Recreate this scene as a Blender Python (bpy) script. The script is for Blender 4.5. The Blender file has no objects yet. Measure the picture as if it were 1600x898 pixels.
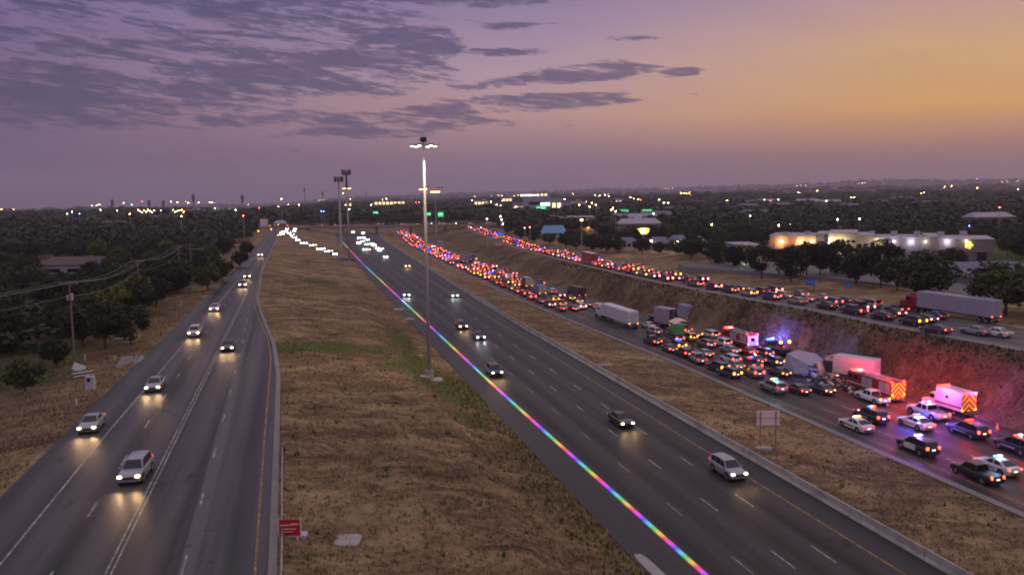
import bpy, math, random
import numpy as np
from mathutils import Vector, Matrix
R = math.radians
rng = random.Random(7)
nr = np.random.RandomState(11)
sc = bpy.context.scene
COL = sc.collection

# ---------------------------------------------------------------- camera
F = 1300.0; PITCH = math.atan(147 / 1300.0); ROLL = R(.8); CH = 28.7
cd = bpy.data.cameras.new('camera'); cam = bpy.data.objects.new('camera', cd); COL.objects.link(cam)
cd.sensor_width = 36; cd.lens = 36 * F / 1600; cd.clip_start = .5; cd.clip_end = 60000
cam.matrix_world = Matrix.Translation((0, 0, CH)) @ Matrix.Rotation(math.pi / 2 - PITCH, 4, 'X') @ Matrix.Rotation(-ROLL, 4, 'Z')
sc.camera = cam
sc.view_settings.view_transform = 'Standard'; sc.view_settings.look = 'None'
sc.view_settings.exposure = 0.0; sc.view_settings.gamma = 1
sc.cycles.use_denoising = True
sc.cycles.max_bounces = 4; sc.cycles.diffuse_bounces = 2; sc.cycles.glossy_bounces = 2
sc.cycles.transmission_bounces = 2; sc.cycles.volume_bounces = 0; sc.cycles.transparent_max_bounces = 4
sc.cycles.use_light_tree = True; sc.cycles.sample_clamp_indirect = 3
sc.cycles.caustics_reflective = False; sc.cycles.caustics_refractive = False
sc.cycles.filter_width = 1.9
TH = math.atan((800 - 465) / 1300.0); ct, st = math.cos(TH), math.sin(TH)
YAW = math.pi / 2 + TH            # heading of the motorway, away from the camera

def G(px, py, z=0.0):
    """ground point of a photograph pixel (1600 px wide) on the level z"""
    x = px - 800; y = py - 449; c, s = math.cos(ROLL), math.sin(ROLL)
    X = x * c - y * s; Y = x * s + y * c
    f = F * math.cos(PITCH) - Y * math.sin(PITCH); d = F * math.sin(PITCH) + Y * math.cos(PITCH)
    t = (CH - z) / d
    return X * t, f * t
def top_z(px, py, wx, wy):
    """height of a pixel seen at the ground distance of (wx, wy)"""
    x = px - 800; y = py - 449; c, s = math.cos(ROLL), math.sin(ROLL)
    Y = x * s + y * c
    f = F * math.cos(PITCH) - Y * math.sin(PITCH); d = F * math.sin(PITCH) + Y * math.cos(PITCH)
    return CH - d * wy / f
def W(u, v): return (-u * st + v * ct, u * ct + v * st)
def UV(x, y): return (-x * st + y * ct, x * ct + y * st)
def GU(px, py, z=0.0): return UV(*G(px, py, z))

# ---------------------------------------------------------------- node helpers
class NT:
    def __init__(s, tree): s.t = tree; tree.nodes.clear()
    def n(s, typ, **kw):
        nd = s.t.nodes.new(typ)
        for k, v in kw.items(): setattr(nd, k, v)
        return nd
    def l(s, a, b): s.t.links.new(a, b)
    def put(s, sock, v):
        if hasattr(v, 'is_output'): s.l(v, sock)
        else: sock.default_value = v
    def m(s, op, a, b=0.0, c=None, clamp=False):
        nd = s.n('ShaderNodeMath', operation=op, use_clamp=clamp)
        s.put(nd.inputs[0], a); s.put(nd.inputs[1], b)
        if c is not None: s.put(nd.inputs[2], c)
        return nd.outputs[0]
    def mix(s, f, a, b, blend='MIX'):
        nd = s.n('ShaderNodeMix', data_type='RGBA', blend_type=blend)
        s.put(nd.inputs[0], f); s.put(nd.inputs[6], a if hasattr(a, 'is_output') else tuple(a[:3]) + (1,))
        s.put(nd.inputs[7], b if hasattr(b, 'is_output') else tuple(b[:3]) + (1,))
        return nd.outputs[2]
    def ramp(s, f, stops, interp='LINEAR'):
        nd = s.n('ShaderNodeValToRGB'); cr = nd.color_ramp; cr.interpolation = interp
        while len(cr.elements) < len(stops): cr.elements.new(.5)
        for e, (p, c) in zip(cr.elements, stops):
            e.position = p; e.color = (tuple(c) + (1,)) if len(c) == 3 else c
        s.put(nd.inputs[0], f); return nd.outputs[0]
    def noise(s, vec, scale, detail=4, rough=.55, dist=0.0, dim='3D'):
        nd = s.n('ShaderNodeTexNoise', noise_dimensions=dim)
        if vec is not None: s.l(vec, nd.inputs['Vector'])
        nd.inputs['Scale'].default_value = scale; nd.inputs['Detail'].default_value = detail
        nd.inputs['Roughness'].default_value = rough; nd.inputs['Distortion'].default_value = dist
        return nd.outputs['Fac']
    def mapping(s, vec, scale=(1, 1, 1), loc=(0, 0, 0), rot=(0, 0, 0)):
        nd = s.n('ShaderNodeMapping'); s.l(vec, nd.inputs[0])
        nd.inputs['Scale'].default_value = scale; nd.inputs['Location'].default_value = loc; nd.inputs['Rotation'].default_value = rot
        return nd.outputs[0]
def lin(r, g, b):
    f = lambda c: (c / 255 / 12.92) if c <= 10 else ((c / 255 + .055) / 1.055) ** 2.4
    return (f(r), f(g), f(b))

# ---------------------------------------------------------------- world: dusk sky
wd = bpy.data.worlds.new('World'); sc.world = wd; wd.use_nodes = True
n = NT(wd.node_tree)
tc = n.n('ShaderNodeTexCoord'); sep = n.n('ShaderNodeSeparateXYZ'); n.l(tc.outputs['Generated'], sep.inputs[0])
AZ = n.m('ARCTAN2', sep.outputs[0], sep.outputs[1])      # 0 ahead, + to the right
EL = n.m('ARCSINE', sep.outputs[2])
elf = n.m('MULTIPLY', EL, 2.0, clamp=True)                # .5 rad -> 1
def el(py): return max(0, (302 - py) / 1300 * 2.0)
rl = n.ramp(elf, [(0, lin(86, 78, 110)), (el(250), lin(102, 84, 118)), (el(150), lin(122, 98, 134)), (el(20), lin(120, 106, 150)), (.55, lin(150, 138, 172)), (.85, lin(196, 182, 200))])
rc = n.ramp(elf, [(0, lin(124, 100, 124)), (el(250), lin(148, 114, 132)), (el(185), lin(192, 150, 148)), (el(120), lin(184, 152, 166)), (el(60), lin(162, 136, 166)), (el(0), lin(132, 116, 156)), (.55, lin(150, 138, 172)), (.85, lin(196, 182, 200))])
rr = n.ramp(elf, [(0, lin(132, 104, 118)), (el(250), lin(166, 120, 112)), (el(190), lin(226, 166, 92)), (el(110), lin(212, 168, 120)), (el(10), lin(178, 144, 160)), (.55, lin(178, 158, 168)), (.85, lin(198, 184, 196))])
aL = n.m('MULTIPLY_ADD', AZ, 1 / .52, 1.0 + 0.02, clamp=True)        # 0 at -30 deg, 1 ahead
aR = n.m('MULTIPLY_ADD', AZ, 1 / .40, -.08, clamp=True)
sky = n.mix(aR, n.mix(aL, rl, rc), rr)
# clouds: banks of streaky cloud, placed by direction
cmb = n.n('ShaderNodeCombineXYZ'); n.put(cmb.inputs[0], AZ)
elt = n.m('MULTIPLY_ADD', AZ, .10, EL)                     # the streaks dip a little to the right
n.put(cmb.inputs[1], n.m('MULTIPLY', elt, 6.5)); cv = cmb.outputs[0]
big = n.noise(cv, 9.0, 8, .62, .5); fine = n.noise(cv, 34.0, 7, .68, .5)
cover = None
for (px, py, rx, ry, tilt, amp) in [(330, 38, 420, 34, -.03, 1.0), (700, 6, 330, 24, .0, 1.0), (850, -2, 160, 18, .05, .9), (640, 92, 100, 38, .12, 1.9), (590, 120, 170, 34, .05, 1.2),
                         (480, 128, 280, 42, .04, 1.2), (330, 100, 420, 70, .03, .7), (1000, 75, 60, 9, .0, .6), (170, 168, 330, 58, .0, 1.0), (90, 120, 150, 20, 0, .6), (640, 190, 230, 17, 0, 1.0), (560, 212, 190, 12, 0, .8), (740, 175, 150, 12, .0, 1.0), (400, 195, 200, 20, 0, .8),
                         (850, 163, 200, 15, .02, 1.2), (930, 120, 110, 18, .05, 1.2), (790, 90, 90, 8, 0, .9), (800, 52, 85, 9, 0, .8), (1066, 122, 44, 9, .0, .95), (840, 128, 160, 12, .1, .6),
                         (1040, 165, 45, 4, 0, .7), (1082, 155, 16, 4, 0, .9), (900, 200, 34, 5, 0, .7), (620, 240, 260, 8, 0, .2), (-500, 100, 500, 160, 0, .8)]:
    a0 = math.atan((px - 800) / 1300); e0 = (302 - .014 * (px - 800) - py) / 1300
    da = n.m('MULTIPLY', n.m('SUBTRACT', AZ, a0), 1300 / rx)
    de = n.m('SUBTRACT', EL, e0)
    if tilt: de = n.m('SUBTRACT', de, n.m('MULTIPLY', n.m('SUBTRACT', AZ, a0), tilt))
    de = n.m('MULTIPLY', de, 1300 / ry)
    g = n.m('MULTIPLY', n.m('SUBTRACT', 1.25, n.m('ADD', n.m('MULTIPLY', da, da), n.m('MULTIPLY', de, de))), amp, clamp=True)
    cover = g if cover is None else n.m('MAXIMUM', cover, g)
nz = n.m('MULTIPLY_ADD', n.m('ADD', n.m('MULTIPLY', big, .55), n.m('MULTIPLY', fine, .45)), 1.75, -.375)
cf = n.m('MULTIPLY_ADD', n.m('ADD', n.m('MULTIPLY', cover, .32), n.m('SUBTRACT', nz, .69)), 5.0, .0, clamp=True)
cf = n.m('MULTIPLY', n.m('MULTIPLY', cf, n.m('SUBTRACT', 2.0, cf)), .86, clamp=True)
veil = n.m('MULTIPLY', n.m('SUBTRACT', n.noise(cv, 3.0, 4, .6, .3), .42), 1.2, clamp=True)
cloudc = n.mix(aR, n.mix(aL, lin(66, 66, 100), lin(82, 74, 112)), lin(104, 84, 114))
sky = n.mix(n.m('MULTIPLY', veil, .25), sky, cloudc)
sky = n.mix(cf, sky, cloudc)
ns = n.n('ShaderNodeTexSky', sky_type='NISHITA'); ns.sun_disc = False; ns.sun_elevation = R(.8); ns.sun_rotation = R(48); ns.altitude = 200
ns2 = n.mix(1.0, ns.outputs[0], (.012, .012, .016), 'MULTIPLY')
tot = n.mix(1.0, sky, ns2, 'ADD')
bg = n.n('ShaderNodeBackground'); bg.inputs[1].default_value = 1.0; n.l(tot, bg.inputs[0])
wo = n.n('ShaderNodeOutputWorld'); n.l(bg.outputs[0], wo.inputs[0])
# low after-glow from beyond the right edge
sd = bpy.data.lights.new('sun', 'SUN'); sd.energy = .45; sd.angle = R(25); sd.color = (1, .62, .34)
so = bpy.data.objects.new('sun', sd); COL.objects.link(so)
so.rotation_euler = (Vector((math.sin(R(48)), math.cos(R(48)), math.tan(R(9))))).to_track_quat('Z', 'Y').to_euler()

# ---------------------------------------------------------------- materials
M = {}
def mat(name, col, rough=.7, metal=0.0, emit=None, estr=0.0, coat=0.0, spec=.5):
    if name in M: return M[name]
    m = bpy.data.materials.new(name); m.use_nodes = True; b = m.node_tree.nodes['Principled BSDF']
    b.inputs['Base Color'].default_value = tuple(col[:3]) + (1,); b.inputs['Roughness'].default_value = rough
    b.inputs['Metallic'].default_value = metal; b.inputs['Coat Weight'].default_value = coat
    b.inputs['Specular IOR Level'].default_value = spec
    if emit: b.inputs['Emission Color'].default_value = tuple(emit) + (1,); b.inputs['Emission Strength'].default_value = estr
    M[name] = m; return m
def nmat(name, fn):
    m = bpy.data.materials.new(name); m.use_nodes = True; q = NT(m.node_tree)
    b = q.n('ShaderNodeBsdfPrincipled'); o = q.n('ShaderNodeOutputMaterial'); q.l(b.outputs[0], o.inputs[0])
    fn(q, b); M[name] = m; return m
def bump(q, b, h, strength=.5, dist=.1):
    bp = q.n('ShaderNodeBump'); bp.inputs['Strength'].default_value = strength; bp.inputs['Distance'].default_value = dist
    q.l(h, bp.inputs['Height']); q.l(bp.outputs[0], b.inputs['Normal'])
def speck(name, col, var=.25, scale=3.0, rough=.8, metal=0.0, coat=0.0):
    def fn(q, b):
        t = q.n('ShaderNodeTexCoord').outputs['Object']
        f = q.noise(t, scale, 5, .6)
        c = q.mix(f, [c * (1 - var) for c in col], [min(1, c * (1 + var)) for c in col])
        q.l(c, b.inputs['Base Color']); b.inputs['Roughness'].default_value = rough; b.inputs['Metallic'].default_value = metal
        b.inputs['Coat Weight'].default_value = coat
    return nmat(name, fn)
def asphalt(name, base, streak, tint, rough0=.42):
    def fn(q, b):
        uv = q.n('ShaderNodeUVMap').outputs[0]
        s1 = q.noise(q.mapping(uv, (1.1, .012, 1)), 1.0, 5, .6)       # wheel tracks along the road
        s2 = q.noise(q.mapping(uv, (.25, .05, 1)), 1.0, 5, .6, .5)
        s3 = q.noise(uv, 9.0, 3, .7)
        w = q.n('ShaderNodeTexWave', wave_type='BANDS', bands_direction='X'); q.l(q.mapping(uv, (.0866, .0, 1), (tint[3], 0, 0)), w.inputs[0])
        w.inputs['Scale'].default_value = 1.0; w.inputs['Distortion'].default_value = .0
        f = q.m('ADD', q.m('MULTIPLY', s1, .5), q.m('ADD', q.m('MULTIPLY', s2, .45), q.m('MULTIPLY', s3, .12)))
        f = q.m('ADD', f, q.m('MULTIPLY', w.outputs['Fac'], .2))
        c = q.ramp(f, [(.42, [base * streak * t for t in tint[:3]]), (.76, [base * (2 - streak) * t for t in tint[:3]])])
        # sealed cracks and oil spots
        wv = q.n('ShaderNodeTexNoise'); q.l(uv, wv.inputs['Vector']); wv.inputs['Scale'].default_value = .22; wv.inputs['Detail'].default_value = 5
        vm = q.n('ShaderNodeVectorMath', operation='MULTIPLY_ADD'); q.l(wv.outputs['Color'], vm.inputs[0]); vm.inputs[1].default_value = (1.1, 1.1, 0); q.l(q.mapping(uv, (.09, .045, 1)), vm.inputs[2])
        vo = q.n('ShaderNodeTexVoronoi', feature='DISTANCE_TO_EDGE'); q.l(vm.outputs[0], vo.inputs[0]); vo.inputs['Scale'].default_value = 1
        wob = q.noise(uv, .8, 4, .6)
        crack = q.m('LESS_THAN', q.m('ADD', vo.outputs[0], q.m('MULTIPLY', wob, .05)), .026)
        blot = q.m('MULTIPLY', q.m('SUBTRACT', q.noise(q.mapping(uv, (.28, .12, 1), (3, 7, 0)), 1.0, 3, .5, .5), .645), 14, clamp=True)
        c = q.mix(q.m('MULTIPLY', q.m('MAXIMUM', q.m('MULTIPLY', crack, .6), blot), .6), c, (.008, .008, .009))
        q.l(c, b.inputs['Base Color']); b.inputs['Specular IOR Level'].default_value = .2
        q.l(q.m('MULTIPLY_ADD', s2, .25, rough0 - .08), b.inputs['Roughness'])
        bump(q, b, s3, .25, .02)
    return nmat(name, fn)
asphalt('asphalt_main', .029, .2, (1, .95, .92, .25), .52)
asphalt('asphalt_frontage', .047, .28, (1.0, .95, 1.0, .1), .48)
asphalt('asphalt_right', .042, .35, (1.08, .93, .93, .2), .5)
asphalt('asphalt_upper', .09, .75, (1.0, .97, 1.08, .2), .6)
speck('shoulder_dark', (.019, .018, .019), .3, .8, .6)
speck('concrete', (.33, .31, .29), .35, .9, .85)
speck('concrete_dark', (.20, .19, .18), .3, .6, .85)
mat('paint_white', (.62, .62, .62), .6); mat('paint_yellow', (.62, .33, .05), .6)
def worn(name, col):
    def fn(q, b):
        t = q.n('ShaderNodeTexCoord').outputs['Object']
        q.l(q.mix(q.m('MULTIPLY', q.m('SUBTRACT', q.noise(t, 1.7, 5, .7), .45), 5, clamp=True), [c * .35 for c in col], col), b.inputs['Base Color'])
        b.inputs['Roughness'].default_value = .6
    return nmat(name, fn)
worn('line_white', (.46, .46, .46)); worn('line_yellow', (.46, .26, .06)); worn('line_faint', (.28, .28, .28))
def dirt(q, b):
    t = q.n('ShaderNodeTexCoord').outputs['Object']
    tr = q.mapping(t, (1, 1, 1), rot=(0, 0, -TH))
    n1 = q.noise(t, .025, 6, .6, .4); n2 = q.noise(q.mapping(tr, (.5, 1.0, 1)), .30, 7, .68, 1.1); n3 = q.noise(t, 2.2, 5, .75)
    n4 = q.noise(t, .055, 5, .6, .3)
    c = q.ramp(q.m('ADD', q.m('MULTIPLY', n2, .6), q.m('MULTIPLY', n3, .4)),
               [(.34, (.042, .027, .018)), (.44, (.115, .075, .045)), (.53, (.27, .187, .10)), (.64, (.46, .34, .18))])
    c = q.mix(q.m('MULTIPLY', q.m('SUBTRACT', n1, .47), 4, clamp=True), c, q.mix(.55, c, (.15, .08, .05)))
    n5 = q.noise(q.mapping(tr, (.6, 1.0, 1), (5, 3, 0)), .085, 5, .62, .7)
    c = q.mix(q.m('MULTIPLY', q.m('SUBTRACT', n5, .50), 5, clamp=True), c, q.mix(.75, c, (.46, .34, .18)))
    c = q.mix(q.m('MULTIPLY', q.m('SUBTRACT', .46, n5), 5, clamp=True), c, q.mix(.6, c, (.07, .045, .032)))
    grn = q.ramp(q.m('ADD', q.m('MULTIPLY', n2, .4), q.m('MULTIPLY', n3, .6)), [(.3, (.035, .055, .012)), (.6, (.105, .145, .035)), (.8, (.26, .26, .075))])
    at = q.n('ShaderNodeAttribute', attribute_name='green').outputs['Fac']
    gf = q.m('MULTIPLY', q.m('SUBTRACT', q.m('ADD', at, q.m('MULTIPLY', q.m('SUBTRACT', n2, .5), 1.6)), .35), 2.6, clamp=True)
    gf2 = q.m('MULTIPLY', q.m('SUBTRACT', n4, .6), 5, clamp=True)
    c = q.mix(q.m('MAXIMUM', gf, q.m('MULTIPLY', gf2, .35)), c, grn)
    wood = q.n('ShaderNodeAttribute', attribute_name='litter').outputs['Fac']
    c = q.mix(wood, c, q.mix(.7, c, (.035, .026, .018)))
    q.l(c, b.inputs['Base Color']); b.inputs['Roughness'].default_value = .95; b.inputs['Specular IOR Level'].default_value = .1
    bump(q, b, q.m('ADD', n3, q.m('MULTIPLY', n2, 1.5)), .9, .35)
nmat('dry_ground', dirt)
def leafm(name, c0, c1):
    def fn(q, b):
        oi = q.n('ShaderNodeObjectInfo').outputs['Random']; g = q.n('ShaderNodeNewGeometry')
        t = q.n('ShaderNodeTexCoord').outputs['Object']
        f = q.m('ADD', q.m('MULTIPLY', q.noise(t, .8, 3, .6), .6), q.m('ADD', q.m('MULTIPLY', g.outputs['Random Per Island'], .35), q.m('MULTIPLY', oi, .25)))
        q.l(q.ramp(f, [(.3, c0), (.85, c1)]), b.inputs['Base Color']); b.inputs['Roughness'].default_value = .7
        b.inputs['Specular IOR Level'].default_value = .25
    return nmat(name, fn)
leafm('leaf_dark', (.012, .02, .010), (.040, .056, .020))
leafm('leaf_mid', (.03, .045, .014), (.085, .105, .032))
leafm('leaf_yellow', (.07, .085, .018), (.16, .17, .04))
leafm('grass_blades', (.12, .08, .045), (.40, .29, .16))
leafm('grass_green', (.05, .078, .02), (.19, .225, .06))
speck('bark', (.06, .045, .035), .3, 3, .9)
speck('galvanised', (.42, .43, .46), .12, .7, .5, .4)
speck('weathered_wood', (.20, .16, .14), .3, 2, .9)
mat('wire', (.22, .20, .20), .6); mat('rubber', (.012, .012, .013), .85)
mat('rim', (.35, .35, .37), .35, .8); mat('glass', (.008, .009, .012), .07, 0, spec=.6)
mat('trim_black', (.015, .015, .016), .5); mat('chrome', (.6, .6, .62), .2, .9)
mat('head_warm', (1, 1, 1), .3, emit=(1, .72, .36), estr=14)
mat('head_white', (1, 1, 1), .3, emit=(.85, .9, 1), estr=16)
mat('head_glare', (1, 1, 1), .3, emit=(.88, .94, 1), estr=60); mat('tail_hot', (.4, .05, .05), .3, emit=(1, .09, .07), estr=22); mat('tail_red', (.4, .02, .02), .3, emit=(1, .07, .04), estr=6.5)
mat('tail_amber', (.5, .2, .02), .3, emit=(1, .33, .03), estr=6)
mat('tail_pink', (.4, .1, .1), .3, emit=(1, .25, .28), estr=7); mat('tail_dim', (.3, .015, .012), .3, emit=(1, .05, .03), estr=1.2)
mat('plate_lit', (.8, .8, .75), .5, emit=(1, .80, .5), estr=1.6)
mat('plate', (.6, .6, .6), .5)
mat('beacon_red', (.5, .02, .02), .3, emit=(1, .022, .012), estr=16)
mat('beacon_blue', (.02, .05, .5), .3, emit=(.02, .055, 1), estr=16)
mat('beacon_cyan', (.1, .5, .5), .3, emit=(.08, .75, .85), estr=4)
mat('beacon_white', (.8, .8, .8), .3, emit=(1, .7, .8), estr=8)
mat('beacon_amber', (.6, .3, .02), .3, emit=(1, .38, .03), estr=8)
mat('lamp_sodium', (1, .8, .4), .3, emit=(1, .55, .13), estr=14)
mat('lamp_led', (1, 1, 1), .3, emit=(1, .88, .55), estr=8)
PAINT = dict(silver=(.30, .31, .34), white=(.62, .62, .62), black=(.012, .012, .015), charcoal=(.045, .047, .055), blue=(.03, .06, .2),
             red=(.28, .015, .012), navy=(.015, .025, .06), gold=(.34, .28, .18), tan=(.38, .33, .26), maroon=(.09, .012, .014), grey=(.16, .16, .17), yellow=(.6, .38, .03), green=(.05, .30, .02))
for k, c in PAINT.items(): mat('paint_' + k if k not in ('white', 'yellow') else 'carpaint_' + k, c, .32, .35 if k in ('silver', 'charcoal', 'grey', 'gold', 'blue') else 0.0, coat=.6)
def paint(k): return M['carpaint_' + k] if k in ('white', 'yellow') else M['paint_' + k]

# ---------------------------------------------------------------- mesh helpers
class MB:
    def __init__(s): s.v = []; s.f = []; s.mi = []; s.ms = []
    def _m(s, m):
        if m not in s.ms: s.ms.append(m)
        return s.ms.index(m)
    def face(s, pts, m):
        k = len(s.v); s.v += [tuple(p) for p in pts]; s.f.append(tuple(range(k, k + len(pts)))); s.mi.append(s._m(m)); return s
    def grid(s, rows, m, closed=False, caps=False):
        k = len(s.v); c = len(rows[0]); mi = s._m(m)
        for r in rows: s.v += [tuple(p) for p in r]
        for i in range(len(rows) - 1):
            for j in range(c if closed else c - 1):
                a = k + i * c + j; b = k + i * c + (j + 1) % c
                s.f.append((a, b, b + c, a + c)); s.mi.append(mi)
        if caps:
            s.f.append(tuple(range(k + c - 1, k - 1, -1))); s.mi.append(mi)
            e = k + (len(rows) - 1) * c; s.f.append(tuple(range(e, e + c))); s.mi.append(mi)
        return s
    def box(s, c, d, m, rz=0.0, bev=0.0, top=1.0, ry=0.0, rx=0.0):
        hx, hy, hz = d[0] / 2, d[1] / 2, d[2] / 2; mt = Matrix.Translation(c) @ Matrix.Rotation(rz, 4, 'Z') @ Matrix.Rotation(ry, 4, 'Y') @ Matrix.Rotation(rx, 4, 'X')
        if bev:
            b = min(bev, hx * .45, hy * .45, hz * .45)
            def ring(z, i): return [(x * (hx - i) + sx * 0, y * (hy - i), z) for x, y, sx in ()] or [
                (hx - i, -(hy - i - b), z), (hx - i, hy - i - b, z), (hx - i - b, hy - i, z), (-(hx - i - b), hy - i, z),
                (-(hx - i), hy - i - b, z), (-(hx - i), -(hy - i - b), z), (-(hx - i - b), -(hy - i), z), (hx - i - b, -(hy - i), z)]
            rows = [ring(-hz, b), ring(-hz + b, 0), ring(hz - b, 0), ring(hz, b)]
            s.grid([[mt @ Vector(p) for p in r] for r in rows], m, True, True)
        else:
            rows = [[(hx, -hy, -hz), (hx, hy, -hz), (-hx, hy, -hz), (-hx, -hy, -hz)], [(hx * top, -hy * top, hz), (hx * top, hy * top, hz), (-hx * top, hy * top, hz), (-hx * top, -hy * top, hz)]]
            s.grid([[mt @ Vector(p) for p in r] for r in rows], m, True, True)
        return s
    def tube(s, pts, rad, m, seg=8):
        pts = [Vector(p) for p in pts]; rows = []
        for i, p in enumerate(pts):
            d = (pts[min(i + 1, len(pts) - 1)] - pts[max(i - 1, 0)]).normalized()
            a = Vector((0, 0, 1)) if abs(d.z) < .9 else Vector((1, 0, 0)); x = d.cross(a).normalized(); y = d.cross(x)
            r = rad[i] if isinstance(rad, (list, tuple)) else rad
            rows.append([p + (x * math.cos(t) + y * math.sin(t)) * r for t in [2 * math.pi * k / seg for k in range(seg)]])
        return s.grid(rows, m, True, True)
    def cyl(s, a, b, r, m, seg=16): return s.tube([a, b], r, m, seg)
    def mesh(s, name, smooth=False):
        me = bpy.data.meshes.new(name); me.from_pydata(s.v, [], s.f)
        for m in s.ms: me.materials.append(M[m] if isinstance(m, str) else m)
        me.polygons.foreach_set('material_index', s.mi)
        if smooth: me.polygons.foreach_set('use_smooth', [True] * len(s.f))
        me.update(); return me
    def obj(s, name, parent=None, smooth=False):
        o = bpy.data.objects.new(name, s.mesh(name, smooth)); COL.objects.link(o)
        if parent: o.parent = parent
        return o
def tag(o, label=None, cat=None, group=None, kind=None):
    if label: o['label'] = label
    if cat: o['category'] = cat
    if group: o['group'] = group
    if kind: o['kind'] = kind
    return o
def empty(name, loc, rz=0.0):
    o = bpy.data.objects.new(name, None); COL.objects.link(o); o.location = loc; o.rotation_euler = (0, 0, rz); o.empty_display_size = .3; return o
def copy_tree(o, parent=None):
    c = o.copy(); COL.objects.link(c); c.parent = parent
    for ch in o.children: copy_tree(ch, c)
    return c
def npmesh(name, V, Fq, mats, uv=None, smooth=False):
    """V (n,3), Fq (m,k) numpy arrays"""
    me = bpy.data.meshes.new(name); k = Fq.shape[1]
    me.vertices.add(len(V)); me.vertices.foreach_set('co', V.astype(np.float32).ravel())
    me.loops.add(Fq.size); me.loops.foreach_set('vertex_index', Fq.astype(np.int32).ravel())
    me.polygons.add(len(Fq)); me.polygons.foreach_set('loop_start', np.arange(0, Fq.size, k, dtype=np.int32))
    try: me.polygons.foreach_set('loop_total', np.full(len(Fq), k, dtype=np.int32))
    except Exception: pass
    for m in mats: me.materials.append(M[m])
    if smooth: me.polygons.foreach_set('use_smooth', np.ones(len(Fq), dtype=bool))
    me.update(calc_edges=True); me.validate(); return me

# ---------------------------------------------------------------- alignment tables (u along the motorway, v across it)
T = dict(
 LL=[(-100, -23.6), (70, -23.5), (116, -22.9), (182, -21.6), (284, -19.6), (440, -19.0), (620, -19), (760, -22)],
 LR=[(-100, -2.4), (52, -2.5), (110, -3.2), (134, -4.3), (165, -7.0), (194, -9.4), (280, -11.2), (620, -11.3), (760, -13)],
 ML=[(-100, 25), (250, 24), (412, 24.2), (550, 25), (760, 33)],
 MR=[(-100, 46), (170, 46), (225, 46.9), (270, 47.8), (390, 50.5), (540, 54), (640, 60), (760, 70)],
 CL=[(-100, 66.2), (140, 66.2), (192, 64.2), (236, 63.2), (313, 63.0), (500, 64.3), (605, 70.5), (760, 83), (900, 98)],
 CR=[(-100, 89), (110, 88.6), (200, 84.5), (313, 82.5), (500, 82.5), (605, 87), (760, 100), (900, 115)],
 GL=[(-100, 120), (60, 103), (94, 99.2), (120, 96.2), (160, 94.2), (212, 93), (285, 96.5), (393, 102), (551, 116), (760, 140)],
 GR=[(-100, 136), (60, 119), (111, 114.5), (165, 110.5), (200, 108), (285, 110.5), (393, 116), (551, 129), (760, 152)])
ZG = [(-100, 5.5), (140, 5.5), (180, 4.8), (212, 4.3), (285, 3.2), (393, 2.4), (760, 4)]
ZL = [(-100, 5.5), (300, 5.5), (450, 4.6), (760, 5.0)]
ZC = [(-100, -2.5), (400, -2.5), (760, -1.0)]
def tv(k, u):
    t = T[k] if isinstance(k, str) else k
    return float(np.interp(u, [a for a, b in t], [b for a, b in t]))
def hill(x, y):
    """far relief"""
    d = math.hypot(x, y); az = math.atan2(x, y); px = 800 + 1300 * math.tan(max(-1.2, min(1.2, az)))
    if d < 900: return 0.0
    hz = 302 - .014 * (px - 800)
    wob = 1.2 * math.sin(px * .013) + .9 * math.sin(px * .031 + 1) + .5 * math.sin(px * .083 + 2)
    prof = [(-2000, 330), (0, 326), (300, 322), (430, 319), (600, 306), (720, 303), (900, 299), (1050, 293), (1200, 290), (1400, 282), (1600, 281), (3600, 278)]
    y2 = np.interp(px, [a for a, b in prof], [b for a, b in prof]) + wob * .8
    y1 = np.interp(px, [-2000, 0, 400, 700, 1000, 1300, 1600, 3600], [332, 328, 325, 314, 306, 301, 297, 290]) + 1.4 * math.sin(px * .021) + .8 * math.sin(px * .057)
    y15 = np.interp(px, [-2000, 400, 700, 1000, 1300, 1600, 3600], [331, 325, 311, 303, 295, 289, 284]) + 1.3 * math.sin(px * .017 + 2)
    z1 = CH + 2300 * (hz - y1) / 1300 - 12; z15 = CH + 4200 * (hz - y15) / 1300 - 6; z2 = CH + 8600 * (hz - y2) / 1300
    base = -10 if px > 500 else -60
    return float(np.interp(d, [900, 2300, 3000, 4200, 5400, 8600, 14000], [0, z1, min(z1, base), z15, min(z15, base), z2, -300]))
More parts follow.
